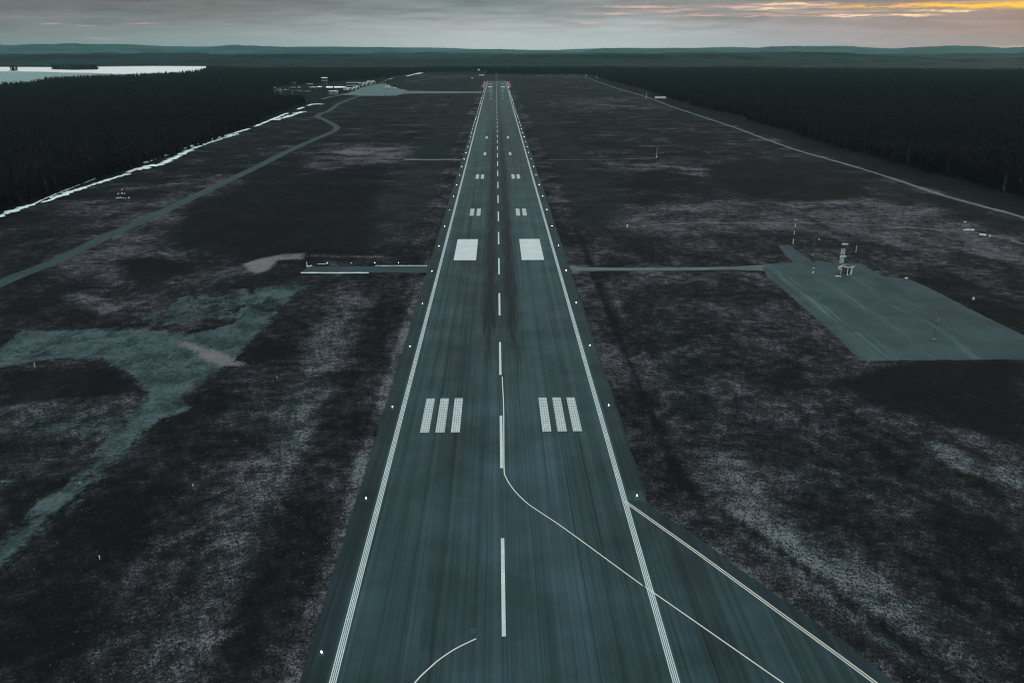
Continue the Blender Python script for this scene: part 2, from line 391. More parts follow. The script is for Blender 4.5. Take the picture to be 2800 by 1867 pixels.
# pinkish sun-lit streaks, upper right
p2 = nt.comb(nt.m('MULTIPLY', az, 9.0), nt.m('MULTIPLY', el, 330), 0.0)
w1 = nt.noise(p2, 1, 5, .62, .9)
reg = nt.m('MULTIPLY', nt.ss(az, .10, .32), nt.m('MULTIPLY', nt.ss(el, .026, .034), nt.ss(el, .075, .11, 1, 0)))
wm = nt.m('MULTIPLY', nt.ss(nt.m('ADD', w1, nt.m('MULTIPLY_ADD', reg, .5, -.5)), .50, .72), .6)
col = nt.mix(nt.m('MULTIPLY', wm, .9), col, nt.mix(nt.ss(az, .25, .5), lin((214, 180, 172)), lin((244, 190, 150))))
# long bright streak just under the deck
def gauss(v, c, s):
    d = nt.m('DIVIDE', nt.m('SUBTRACT', v, c), s); return nt.m('EXPONENT', nt.m('MULTIPLY', nt.m('MULTIPLY', d, d), -1.0))
ew = nt.m('ADD', el, nt.m('MULTIPLY_ADD', nt.noise(nt.comb(nt.m('MULTIPLY', az, 17), nt.m('MULTIPLY', el, 60), 0.0), 1, 5, .65), .010, -.005))
wz = nt.noise(nt.comb(nt.m('MULTIPLY', az, 38), nt.m('MULTIPLY', el, 900), 3.0), 1, 4, .6, .5)
wq = nt.ss(wz, .36, .60)
def wisps(lst, colour, gain, cut=True):
    global col
    acc = None
    for a_, e_, wa, we in lst:
        m_ = nt.m('MULTIPLY', gauss(az, a_, wa), gauss(ew, e_, we)); acc = m_ if acc is None else nt.m('MAXIMUM', acc, m_)
    if cut: acc = nt.m('MULTIPLY', acc, wq)
    col = nt.mix(nt.m('MINIMUM', nt.m('MULTIPLY', acc, gain), 1.0), col, colour)
wisps([(.23, .0350, .030, .0014), (.30, .0348, .030, .0016), (.345, .036, .02, .0013), (.27, .0440, .03, .0020), (.34, .0445, .04, .0020), (.20, .040, .03, .0012), (.104, .0288, .018, .0009), (.13, .0372, .03, .0010), (.16, .0445, .05, .0015)], lin((222, 178, 166)), 1.1)
wisps([(.395, .0334, .035, .0013), (.45, .0330, .030, .0012), (.31, .0415, .022, .0012), (.33, .0455, .04, .0014), (.49, .0370, .03, .0010)], lin((252, 214, 172)), 1.5)
wisps([(.40, .0428, .035, .0016), (.45, .0418, .03, .0018)], lin((240, 180, 100)), 1.4)
wisps([(.49, .0412, .030, .0015), (.525, .0408, .028, .0022), (.56, .0402, .03, .0024), (.60, .040, .04, .002)], lin((252, 196, 58)), 1.5, False)
wisps([(.395, .0080, .013, .0009), (.422, .0055, .016, .0006), (.55, .0022, .02, .0009), (-.475, .0237, .009, .0009), (-.442, .0222, .010, .0006), (-.388, .0256, .014, .0007), (-.43, .0095, .013, .0006)], lin((196, 158, 154)), .8, False)
# higher overcast deck: brighter, outside the picture
deck = nt.noise(nt.scale(tc, (2.2, 2.2, 4)), 1.2, 5, .6)
dk = nt.m('MULTIPLY_ADD', deck, .8, .6)
over = nt.mix(1.0, (.84, .95, .97), nt.comb(dk, dk, dk), 'MULTIPLY')
col = nt.mix(nt.ss(el, .065, .42), col, over)
col = nt.mix(nt.ss(Z, -.02, -.001, 1, 0), col, (.03, .05, .055))
sky = nt.node('ShaderNodeTexSky', sky_type='NISHITA'); sky.sun_disc = False; sky.sun_elevation = SUN_EL; sky.sun_rotation = SUN_AZ; sky.altitude = 100
sk = nt.mix(1.0, sky.outputs[0], (.05, .05, .05), 'MULTIPLY')
tot = nt.mix(.04, col, sk)                            # thin veil of clear-sky light through the overcast
nt.put(bg.inputs[0], tot); bg.inputs[1].default_value = 1.06
ld = bpy.data.lights.new('sun', 'SUN'); ld.energy = .4; ld.angle = R(14); ld.color = (1, .80, .62)
sun = bpy.data.objects.new('sun', ld); COL.objects.link(sun)
sd = Vector((math.sin(SUN_AZ) * math.cos(SUN_EL), math.cos(SUN_AZ) * math.cos(SUN_EL), math.sin(SUN_EL)))
sun.rotation_euler = sd.to_track_quat('Z', 'Y').to_euler(); sun.location = (0, 0, 300)
# ------------------------------------------------------------------ polygon painting on the ground grid
def sdist(PX, PY, poly):
    """signed distance (negative inside), metres"""
    d = np.full(PX.shape, 1e18); inside = np.zeros(PX.shape, bool); n = len(poly)
    for i in range(n):
        x0, y0 = poly[i]; x1, y1 = poly[(i + 1) % n]
        ex, ey = x1 - x0, y1 - y0; L = ex * ex + ey * ey + 1e-9
        t = np.clip(((PX - x0) * ex + (PY - y0) * ey) / L, 0, 1)
        d = np.minimum(d, (PX - x0 - t * ex) ** 2 + (PY - y0 - t * ey) ** 2)
        c = ((y0 > PY) != (y1 > PY)) & (PX < (x1 - x0) * (PY - y0) / (y1 - y0 + 1e-12) + x0)
        inside ^= c
    d = np.sqrt(d); return np.where(inside, -d, d)
def ldist(PX, PY, line):
    d = np.full(PX.shape, 1e18)
    for (x0, y0), (x1, y1) in zip(line[:-1], line[1:]):
        ex, ey = x1 - x0, y1 - y0; L = ex * ex + ey * ey + 1e-9
        t = np.clip(((PX - x0) * ex + (PY - y0) * ey) / L, 0, 1)
        d = np.minimum(d, (PX - x0 - t * ex) ** 2 + (PY - y0 - t * ey) ** 2)
    return np.sqrt(d)
def inside(PX, PY, poly): return sdist(PX, PY, poly) < 0
# grid lines
xs = np.concatenate([[-60000, -25000, -12000, -6000, -3500, -2400, -1700, -1200, -900, -700, -560, -470], np.arange(-410, -130, 5.0), np.arange(-130, 130, 1.6), np.arange(130, 400, 4.0),
                     [400, 430, 480, 560, 700, 900, 1200, 1700, 2400, 3500, 6000, 12000, 25000, 60000]])
ys = [-60000, -20000, -6000, -2000, -600, -200, -60, 20, 60]
y = 85.0
while y < 3300: ys.append(y); y += max(1.8, y * .006)
ys += [3400, 3700, 4200, 5000, 6500, 9000, 14000, 25000, 60000]
ys = np.array(ys, float)
GX, GY = np.meshgrid(xs, ys); PX, PY = GX.ravel(), GY.ravel()
tone = np.full(PX.shape, .30); hue = np.full(PX.shape, .35); grav = np.zeros(PX.shape); lawn = np.zeros(PX.shape); pale = np.zeros(PX.shape)
def blob(poly, tv=None, hv=None, soft=4.0, k=DK, w=1.0):
    P = gl(poly, k); d = sdist(PX, PY, P); s = soft * np.maximum(1, PY / 250)
    a = np.clip(.5 - d / (2 * s), 0, 1) * w; a = a * a * (3 - 2 * a) if w == 1 else a
    if tv is not None: tone[:] = tone * (1 - a) + tv * a
    if hv is not None: hue[:] = hue * (1 - a) + hv * a
def aband(x0, x1, y0, y1, tv, hv, soft=2.0, sy=25, w=1.0):
    a = np.clip((PX - x0) / soft + .5, 0, 1) * np.clip((x1 - PX) / soft + .5, 0, 1) * np.clip((PY - y0) / sy + .5, 0, 1) * np.clip((y1 - PY) / sy + .5, 0, 1) * w
    tone[:] = tone * (1 - a) + tv * a; hue[:] = hue * (1 - a) + hv * a
    return a
# left
aband(-312, -150, 400, 3000, .17, .45, 20, 60)
aband(-150, -36, 420, 2900, .19, .5, 20, 60)
blob([(330,560),(420,500),(560,420),(520,400),(300,500),(120,590),(60,640),(250,650),(380,650),(480,650),(400,580)], .60, .0, 8)
blob([(120,470),(420,410),(420,450),(200,540),(130,530)], .40, .1, 6)
blob([(0,500),(130,470),(90,540),(0,600)], .16, .3, 6)
blob([(420,480),(560,420),(660,375),(880,385),(910,430),(860,470),(870,560),(820,595),(600,605),(430,570)], .02, .5, 5)
blob([(600,330),(780,320),(830,350),(720,390),(610,370)], .18, .2, 6)
blob([(760,330),(940,335),(930,380),(800,385),(700,400)], .62, .0, 8)
blob([(0,640),(70,605),(120,620),(60,660),(0,690)], .10, .6, 4)
blob([(270,600),(380,590),(450,620),(340,665),(280,640)], .02, .4, 3)
blob([(0,690),(130,665),(250,730),(400,720),(330,745),(0,790)], .16, .4, 4)
blob([(150,668),(230,680),(272,712),(240,732),(200,705)], .80, .3, 2)
blob([(400,640),(700,630),(700,655),(500,660)], .30, .6, 3)
blob([(900,380),(1015,380),(965,600),(850,600),(870,480)], .30, .9, 5)
blob([(470,760),(560,730),(640,720),(700,680),(930,640),(900,700),(760,760),(600,830),(500,900),(420,940)], .20, .5, 3)
blob([(720,700),(860,650),(850,760),(760,900),(700,880)], .42, .15, 4)
blob([(0,850),(250,850),(340,900),(300,930),(60,960),(0,960)], .06, .4, 3)
blob([(20,930),(300,905),(350,950),(250,1010),(30,1010)], .48, .8, 3)
blob([(0,1010),(180,1020),(120,1160),(0,1260)], .18, 1.0, 3)
blob([(0,1568),(0,1350),(200,1150),(400,930),(520,900),(460,1050),(350,1200),(250,1350),(150,1568)], .15, .3, 5)
blob([(150,1600),(250,1400),(420,1200),(600,950),(700,900),(600,1100),(450,1300),(330,1500),(280,1600)], .36, .5, 5)
blob([(300,1640),(560,1600),(600,1300),(700,1100),(755,900),(830,700),(770,690),(700,800),(640,1000),(540,1130),(450,1350),(320,1500)], .60, .8, 5)
blob([(400,1640),(500,1568),(560,1420),(480,1450),(400,1540)], .76, .6, 3)
aband(-50.5, -39, 60, 430, .17, .2, 5, 60, .8)
blob([(560,1568),(620,1400),(660,1300),(600,1300),(560,1420),(520,1568)], .05, .3, 2)
aband(-38.5, -34.5, 60, 330, .34, .2, 2.5, 40, .8)
aband(-36.2, -33, 60, 330, .78, .55, 1.2, 40, .85)
aband(-46, -35, 420, 2600, .42, .1, 3, 60, .8)
# right
aband(33, 320, 400, 2900, .20, .4, 20, 60)
aband(33, 250, 60, 420, .36, .3, 6, 60)
blob([(1430,470),(1600,455),(1800,462),(2000,455),(2200,480),(2352,540),(2352,600),(2050,565),(1780,525),(1500,560),(1400,520)], .62, .15, 7)
blob([(1330,540),(1800,535),(1780,604),(1340,606)], .34, .3, 4)
blob([(1390,375),(1640,378),(1640,412),(1500,415),(1420,390)], .62, .3, 6)
blob([(1420,400),(1500,392),(1660,410),(1640,440),(1450,430)], .12, .3, 4)
blob([(1620,380),(1850,370),(2000,420),(1960,455),(1880,462),(1720,452),(1640,425)], .0, .3, 3)
blob([(1960,400),(2352,510),(2352,545),(2200,495),(2050,440)], .10, .5, 4)
blob([(1700,300),(1850,330),(2000,380),(1960,400),(1800,360)], .20, .7, 6)
blob([(1250,225),(1480,225),(1500,250),(1320,260)], .42, .7, 12)
blob([(2010,600),(2100,590),(2352,690),(2352,740),(2200,690)], .34, .2, 3)
blob([(2050,640),(2200,640),(2352,700),(2352,770),(2150,680)], .14, .5, 3)
aband(34, 43.5, 60, 420, .47, .05, 2, 30)
a = np.clip(1 - np.abs(PX - 48.5) / 2.2, 0, 1) * np.clip((PY - 215) / 20, 0, 1) * np.clip((420 - PY) / 30, 0, 1) * .55; tone[:] = tone * (1 - a) + .6 * a
aband(33, 36.5, 60, 420, .58, .3, 1.5, 30, .7)
aband(35, 47, 420, 2600, .40, .05, 3, 60, .8)
blob([(1560,640),(1760,640),(1900,800),(1960,900),(1900,980),(1750,900),(1620,800)], .36, .15, 6)
blob([(1480,700),(1580,760),(1650,900),(1640,1000),(1560,960)], .34, .75, 4)
blob([(1900,880),(2100,830),(2352,830),(2352,1010),(2200,990),(2080,950)], .02, .4, 4)
blob([(1980,1000),(2150,1000),(2352,1130),(2352,1300),(2200,1250),(2050,1120)], .20, .4, 5)
blob([(1750,960),(1950,1010),(2050,1120),(2000,1200),(1850,1130)], .28, .5, 4)
blob([(2120,1010),(2190,1022),(2240,1062),(2352,1075),(2352,1125),(2230,1095),(2150,1050)], .72, 1.0, 1.6)
blob([(1600,1040),(1700,1045),(1880,1220),(2060,1350),(2240,1480),(2340,1600),(2160,1600),(1900,1410),(1700,1220),(1590,1110)], .66, .85, 5)
blob([(1720,1130),(1840,1240),(1960,1350),(1900,1370),(1760,1260),(1690,1180)], .90, .8, 2)
blob([(2000,1240),(2200,1300),(2352,1400),(2352,1568),(2300,1568),(2130,1430)], .26, .6, 4)
# ditch along the runway and the taxiway on the right
ditch = gl([(1617,733),(1691,917),(1756,1078),(1800,1176),(1831,1246),(1858,1307),(1934,1377),(2121,1499),(2308,1633),(2560,1820),(2700,1920)])
ditch = [(44.6, 900)] + [(44.6, 420)] + ditch
dd = ldist(PX, PY, ditch)
taxi_edge_grass = gl([(1762,1374),(1850,1440),(1900,1475),(2034,1575),(2283,1745),(2451,1875),(2600,1985)])
a = np.clip(1.25 - dd / 1.5, 0, 1) * (PY < 460) * .8; tone[:] = tone * (1 - a) + .0 * a
dt = ldist(PX, PY, taxi_edge_grass)
a = np.clip(1.4 - dt / 7.5, 0, 1) * (dd > 4) * (PX > 33.5) * (PY < 170); tone[:] = tone * (1 - a) + .42 * a; hue[:] = hue * (1 - a) + .15 * a
a = np.clip(1.4 - dt / 2.2, 0, 1) * (PX > 34) * (PY < 170) * .8; tone[:] = tone * (1 - a) + .72 * a
# verges
for sgn, x0, x1 in ((-1, 44, 92), (1, 46, 96)):
    a = np.clip((sgn * PX - x0) / 8, 0, 1) * np.clip((x1 - sgn * PX) / 22, 0, 1) * np.clip((PY - 400) / 120, 0, 1) * np.clip((2700 - PY) / 200, 0, 1)
    lawn[:] = np.maximum(lawn, a * .8)
a = np.clip((PX - 318) / 6, 0, 1) * np.clip((480 - PX) / 40, 0, 1) * np.clip((PY - 300) / 60, 0, 1)
tone[:] = tone * (1 - a) + .0 * a; hue[:] = hue * (1 - a) + .6 * a
# forest floor
a = np.clip((-314 - PX) / 4, 0, 1) * np.where(PX > -420, 1, 1) + np.clip((PX - 366) / 10, 0, 1) + np.clip((PY - 3350) / 60, 0, 1); a = np.clip(a, 0, 1)
tone[:] = tone * (1 - a) - .1 * a
# worn gravel tracks on the left
def gpaint(poly, v, soft, arr, k=1.0):
    d = sdist(PX, PY, gl(poly, k)); arr[:] = np.maximum(arr, v * np.clip(.5 - d / (2 * soft), 0, 1))
gpaint([(-200,985),(0,946),(57,907),(153,903),(306,898),(420,905),(520,915),(640,880),(680,850),(761,850),(670,950),(612,1011),(536,1057),(490,1099),(513,1118),(402,1168),(364,1225),(287,1282),(210,1359),(122,1450),(76,1497),(0,1566),(-250,1780),
        (-250,1700),(0,1485),(57,1435),(115,1370),(249,1260),(344,1156),(398,1095),(402,1064),(364,1026),(325,1003),(268,984),(191,978),(76,992),(0,999),(-200,1030)], .92, 2.6, grav)
gpaint([(480,820),(560,795),(700,785),(857,779),(800,812),(761,850),(670,950),(600,925),(640,880),(560,870),(420,880),(440,850)], .50, 3, grav)
gpaint([(857,779),(790,818),(690,830),(640,815),(740,790)], .85, 3, grav)
gpaint([(330,880),(520,838),(700,800),(700,830),(520,880),(380,900)], .52, 3, grav)
gpaint([(100,1160),(330,1155),(330,1175),(120,1185)], .6, 1.5, grav)
gpaint([(0,620),(10,640),(0,660)], .0, 3, grav)
gpaint([(661,722),(690,712),(775,690),(845,690),(835,710),(762,712),(730,740),(700,748),(676,735)], 1.0, 3, pale)
gpaint([(835,692),(900,693),(1060,699),(1100,706),(900,706),(835,704)], .55, 2, pale)
gpaint([(465,928),(540,935),(620,965),(700,1000),(600,1005),(520,965)], .95, 2.2, pale)
gpaint([(640,700),(660,718),(600,740),(560,735)], .4, 4, pale)
# snow-worn margins of the ragged gravel
V = np.stack([PX, PY, np.zeros_like(PX)], 1)
# micro relief of the heath, well away from every paved sheet
nx, ny = len(xs), len(ys)
ii, jj = np.meshgrid(np.arange(nx - 1), np.arange(ny - 1)); q = (jj * nx + ii).ravel()
F = np.stack([q, q + 1, q + nx + 1, q + nx], 1)
ground = np_mesh('ground', V, F, M['ground'], 4)
for nm, ar in (('tone', tone), ('hue', hue), ('gravel', grav), ('lawn', lawn), ('pale', pale)):
    at = ground.data.attributes.new(nm, 'FLOAT', 'POINT'); at.data.foreach_set('value', ar.astype(np.float32))
tag(ground, kind='structure')
# ------------------------------------------------------------------ runway
Y0, Y1 = 20.0, 2662.0
def grid_sheet(name, x0, x1, y0, y1, z, mat, parent=None):
    return MB().add([(x0, y0, z), (x1, y0, z), (x1, y1, z), (x0, y1, z)], [(0, 1, 2, 3)]).build(name, mat, parent)
run = grid_sheet('runway', -29.2, 29.2, Y0, Y1, .030, M['runway']); tag(run, kind='structure')
def shoulder(sgn):
    pts = [(sgn * 29.2, Y0)]; edge = []
    yy = Y0 if sgn < 0 else 163.0; pts = []
    while yy < Y1: edge.append((sgn * (33.5 + random.gauss(0, .12)), yy)); yy += 4 if yy < 500 else 25
    edge.append((sgn * 33.5, Y1))
    inner = [(sgn * 29.2, p[1]) for p in edge]
    vs = [(p[0], p[1], .024) for p in inner] + [(p[0], p[1], .024) for p in edge]; n = len(edge)
    fs = [((i, n + i, n + i + 1, i + 1) if sgn > 0 else (i, i + 1, n + i + 1, n + i)) for i in range(n - 1)]
    return MB().add(vs, fs).build('shoulder', M['shoulder'], run)
shoulder(-1); shoulder(1)
for s in (-1, 1):
    mb = MB()
    for k in range(4):
        x = s * (27.63 + k * .33); mb.add([(x - .105, Y0, .045), (x + .105, Y0, .045), (x + .105, Y1, .045), (x - .105, Y1, .045)], [(0, 1, 2, 3)])
    mb.build('edge_line', M['white'], run)
d = 114.0 - 60
while d < 2600: grid_sheet('centreline_dash', -.36, .36, d, d + 30, .045, M['white'], run); d += 60
def bars(y0, L, spans, mat):
    for a, b_ in spans:
        for s in (-1, 1): grid_sheet('touchdown_bar' if mat is M['ladder'] else 'aiming_bar', min(s * a, s * b_), max(s * a, s * b_), y0, y0 + L, .045, mat, run)
C1, C2, C3 = (11.2, 13.6), (15.3, 17.8), (19.5, 21.95)
yb = lambda py: g(1356, py)[1]
bars(yb(1180.6), yb(1088) - yb(1180.6), (C1, C2, C3), M['ladder'])
bars(yb(711.5), yb(654) - yb(711.5), ((11.2, 22.2),), M['aim'])
bars(yb(590), 23, (C1, C2), M['ladder']); bars(yb(489), 23, (C1, C2), M['ladder'])
bars(yb(424.8), 24, (C1,), M['ladder']); bars(yb(379.3), 24, (C1,), M['ladder'])
bars(1700, 23, (C1,), M['ladder']); bars(1850, 23, (C1,), M['ladder']); bars(2000, 23, (C1, C2), M['ladder']); bars(2075, 23, (C1, C2), M['ladder'])
bars(2232, 48, ((12.0, 22.4),), M['aim'])
bars(2440, 23, (C1, C2, C3), M['ladder'])
grid_sheet('threshold_line', -27.4, 27.4, 2656, 2659.5, .045, M['white'], run)
M['patch'] = asphalt('patch_asphalt', (.0215, .0415, .0465), True); M['patch_light'] = asphalt('pale_patch_asphalt', (.036, .070, .075), False)
def patch(px0, px1, py0, py1, mat):
    xa, xb = g(px0, py1)[0], g(px1, py1)[0]; ya, yb_ = g(px0, py1)[1], g(px0, py0)[1]
    sheet('repair_patch', [(xa, ya), (xb, ya), (xb, yb_), (xa, yb_)], .038, mat, run, jitter=.05, step=1)
patch(1142, 1181, 1689, 1775, M['patch']); patch(1166, 1184, 1546, 1608, M['patch']); patch(1282, 1302, 1717, 1731, M['patch_light'])
# exit guide lines
def line_obj(name, pts, w, mat, z=.052, parent=run):
    return ribbon(MB(), smooth_line(pts, 6), w, z).build(name, mat, parent)
line_obj('exit_line', gl([(1373,1030),(1377,1110),(1377.6,1191),(1378.4,1283),(1384,1306),(1397.5,1329),(1416.6,1352),(1443.4,1377),(1474,1398),(1550.6,1449.7),(1749.6,1595),(1780,1615),(2142,1867),(2400,2046)]), .26, M['yellow'])
line_obj('exit_line', gl([(1302,1745.5),(1246.8,1772.4),(1202,1802),(1172.4,1827.5),(1151.5,1846.8),(1133.6,1866.8),(1095,1912),(1060,1960)]), .26, M['yellow'])
# far-end strips tinted red to stand in for the glow of the red edge lights
for s in (-1, 1):
    o = grid_sheet('red_glow_strip', min(s * 33.6, s * 39), max(s * 33.6, s * 39), 2230, 2640, .012, M['redglow']); tag(o, kind='structure')
# ------------------------------------------------------------------ taxiway, lower right
A = gl([(1709,1352),(1770,1374),(1805,1403),(1850,1430),(1900,1463),(1960,1508),(2034,1564),(2150,1645),(2283,1737),(2370,1805),(2451,1867),(2700,2060)])
A[0] = (33.6, A[0][1] + 6); A = [(29.25, A[0][1])] + A
xe, ye = A[-1]
t_poly = A + [(xe, 20), (29.25, 20)]
tw = sheet('taxiway', t_poly, .018, M['taxi']); tag(tw, kind='structure')
# stained strip beside the yellow line: pavement shoulder
sh = gl([(1715,1366),(1900,1500),(2300,1789),(2397,1860),(2680,2066)])
out = gl([(1762,1372),(1805,1403),(1850,1430),(1900,1463),(1960,1508),(2034,1564),(2150,1645),(2283,1737),(2451,1867),(2690,2052)])
mb = MB(); P = [(x, y, .026) for x, y in sh + out[::-1]]
o = sheet('paved_shoulder', [(p[0], p[1]) for p in P], .026, M['shoulder'], tw)
for off in (-.42, .42):
    pass
yl = gl([(1708,1370),(1900,1506),(2300,1797),(2397,1869),(2680,2078)])
mb = MB(); ribbon(mb, yl, .24, .036, off=-.26); ribbon(mb, yl, .24, .036, off=.26)
mb.build('edge_line', M['yellow'], tw)
# ------------------------------------------------------------------ roads and side strips
def road(name, pts, w, z, mat, jit=.15, n=8, step=6):
    o = ribbon(MB(), resample(smooth_line(pts, n), step), w, z, jit).build(name, mat); tag(o, kind='structure'); return o
road('perimeter_road', gl([(-420,978),(0,775),(149,715),(298,643.6),(446.8,578),(595.8,506.6),(700,458),(789,413),(864,380),(902.6,363.6),(918,355),(920.5,347),(905,337),(882,326),(869,319.5),(876,311.5),(896.6,304.5),(910,296.6),(920.5,287.7),(947,275.8),(986,261.5)]), 8.5, .010, M['road'], .12)
xr = 316
road('gravel_road', gl([(1605,213),(1642.6,226.6),(1696,244.5),(1767.7,265.3),(1821,286),(1895.8,311.5),(2000,346),(2085,377.6),(2187,413.3),(2272,437),(2374,467),(2476,500),(2578,534),(2690,565),(2800,596),(3050,690)]), lambda t: 4.0, .010, M['link'], .35)
road('service_road', gl([(1600,212),(1604,205),(1606,196)]), 5, .012, M['link'], .3)
ap = sheet('apron', gl([(880,262),(946.8,256.5),(975,246),(987,240),(1015.7,231),(1054,229),(1070,236),(1092,243),(1113,247),(1113,255.5),(1098,258),(1082.6,262),(1052,262.5),(994.6,262.5),(930,259)]), .008, M['apron'], jitter=.8, step=15); tag(ap, kind='structure')
o = sheet('apron_link', [g(1108,247.5), g(1118,249.2), (-33.7, g(1316,251.2)[1]), (-33.7, g(1316,255.2)[1]), g(1118,256.2), g(1108,257.2)], .014, M['link'], jitter=.5, step=20); tag(o, kind='structure')
o = sheet('side_strip', [g(1105,435), (-33.7, g(1260,435)[1]), (-33.7, g(1260,438.4)[1]), g(1105,438.4)], .012, M['link'], jitter=.5, step=6); tag(o, kind='structure')
st = sheet('side_taxiway', [g(846,728.5), g(1166,728.5), (-33.7, g(1190,722)[1]), (-33.7, g(1190,752)[1]), g(1166,746.4), g(900,744.5), g(820,746.8)], .016, M['road'], jitter=.25, step=4); tag(st, kind='structure')
for a_, b_, w_ in (((823,745.8), (1008,745.8), 1.9), ((1026,726.3), (1168,726.3), 1.0), ((868,722), (893,722), .7)):
    o = ribbon(MB(), resample([g(*a_), g(*b_)], 2), w_, .024, .18).build('edge_line', M['white'], st)
pd = sheet('gravel_pad', gl([(2085,735),(2095,722),(2174,718),(2150,700),(2127,671),(2156,669),(2190,692),(2225,716.6),(2293,719),(2356,721),(2410,755),(2484,763),(2541,787),(2696,867),(2800,917),(3000,1000),(2980,975+10),(2800,982),(2600,984),(2369,986.5),(2330,965),(2285,917),(2189,834),(2130,782),(2100,760)]), .014, M['pad'], jitter=.22, step=1.6); tag(pd, kind='structure')
ar = sheet('access_road', [(33.7, g(1545,724)[1]), g(1585,731), g(1680,732), g(1900,731), g(2000,729.5), g(2100,724), g(2102,741), g(2000,737), g(1900,739), g(1680,740), g(1590,741), (33.7, g(1560,748)[1])], .009, M['link'], jitter=.25, step=4); tag(ar, kind='structure')
road('track', gl([(1500,437),(1640,437),(1795,432)]), 1.6, .006, M['link'], .4)
road('track', gl([(1730,622),(1800,614),(1900,610.5),(2100,609),(2300,611),(2520,625),(2700,641),(2800,668),(2960,720)]), 1.7, .006, M['link'], .5)
road('track', gl([(985,262),(1063,217),(1105,209),(1160,201)]), 4, .006, M['link'], .6)
road('track', gl([(1110,224),(1200,214),(1290,207)]), 5, .006, M['link'], .6)
road('track', gl([(880,272),(905,265),(945,260),(985,262)]), 6, .007, M['link'], .4)
# ------------------------------------------------------------------ snow lying along the tree line
def snow(pts, wfun, jit, z=.02, keep=1.0, h=.25):
    P = resample(smooth_line(pts, 6), 2.2); n = len(P); mbs = MB(); i = 0
    while i < n - 4:
        L = random.randint(6, 40); seg = P[i:i + L + 1]
        if len(seg) > 3 and random.random() < keep:
            m_ = len(seg); vs = []
            for k, p in enumerate(seg):
                a = seg[max(0, k - 1)]; b_ = seg[min(m_ - 1, k + 1)]; dd_ = math.dist(a, b_) or 1
                nx_, ny_ = -(b_[1] - a[1]) / dd_, (b_[0] - a[0]) / dd_
                ww = wfun((i + k) / n) * (.55 + .45 * math.sin(math.pi * min(1, max(0, k / (m_ - 1)))))
                l = max(.1, ww / 2 + random.gauss(0, jit)); r = max(.1, ww / 2 + random.gauss(0, jit))
                vs += [(p[0] + nx_ * l, p[1] + ny_ * l, z), (p[0] + nx_ * (l - r) / 2, p[1] + ny_ * (l - r) / 2, z + h), (p[0] - nx_ * r, p[1] - ny_ * r, z)]
            mbs.add(vs, [(3 * k, 3 * k + 1, 3 * k + 4, 3 * k + 3) for k in range(m_ - 1)] + [(3 * k + 1, 3 * k + 2, 3 * k + 5, 3 * k + 4) for k in range(m_ - 1)])
        i += L + random.randint(0, 2)
    return mbs
mb = snow(gl([(-420,800),(0,590),(134,548),(178,530),(268,500),(343,477),(360,466),(423,450)]), lambda t: 6.0, 1.1)
mb2 = snow(gl([(372,465),(447,446),(536,403),(620,375),(652,366)]), lambda t: 8.0 - 3.0 * t, 1.4)
mb3 = snow(gl([(390,447),(462,421),(551,390),(655,360),(700,345),(774,314.5),(834,292),(856,285)]), lambda t: 3.8 + 4 * t, .9, keep=.85)
mb4 = snow(gl([(750,329),(790,318),(828,305)]), lambda t: 9, 2.5); mb5 = snow(gl([(852,286),(866,284.5),(882,286)]), lambda t: 12, 2.5)
mb6 = snow(gl([(1111,209),(1125,205.5),(1136,203)]), lambda t: 9, 2, keep=.9); mb7 = snow(gl([(1138,202.5),(1147,200.5),(1153,199.5)]), lambda t: 22, 4)
mb8 = snow(gl([(1064,217),(1072,216)]), lambda t: 8, 2); mb9 = snow(gl([(60,572),(150,532),(262,488)]), lambda t: 1.2, .4, keep=.45)
for q_ in (mb2, mb3, mb4, mb5, mb6, mb7, mb8, mb9): mb.add(q_.v, q_.f)
sn = mb.build('snow', M['snow']); tag(sn, 'white remains of snow lying in a strip along the left forest edge', 'snow', kind='stuff')
# ------------------------------------------------------------------ lake
lake = sheet('water', gl([(-700,181),(150,183.6),(268,182),(420,180.6),(566,181.5),(566,186),(555,196),(480,206),(300,214),(150,222),(60,236),(-200,256),(-700,262)]), .10, M['water'], jitter=6, step=60); tag(lake, kind='structure')
ic = sheet('pale_lake', gl([(-650,182.5),(40,184.4),(146,184.6),(150,190),(262,191),(270,184),(420,181.8),(563,182.4),(558,195),(470,200.5),(330,203.5),(270,200.5),(155,198),(60,196),(-650,198)]), .20, M['pale_lake'], jitter=8, step=60); tag(ic, kind='structure')  # pale sheet over the far part of the water
o = sheet('island', gl([(143,190.5),(146,186),(160,184.6),(258,184.6),(270,187.5),(266,191.2),(200,192)]), .40, M['canopy'], jitter=5, step=40); tag(o, kind='structure')
o = sheet('island', gl([(22,193.8),(30,192.4),(46,192.4),(52,193.8),(40,194.8)]), .40, M['canopy'], jitter=5, step=40); tag(o, kind='structure')
lake_poly = gl([(-700,181),(150,183.6),(268,182),(420,180.6),(566,181.5),(566,186),(555,196),(480,206),(300,214),(150,222),(60,236),(-200,256),(-700,262)])
isl1 = gl([(143,190.5),(146,186),(160,184.6),(258,184.6),(270,187.5),(266,191.2),(200,192)])
isl2 = gl([(22,193.8),(30,192.4),(46,192.4),(52,193.8),(40,194.8)])
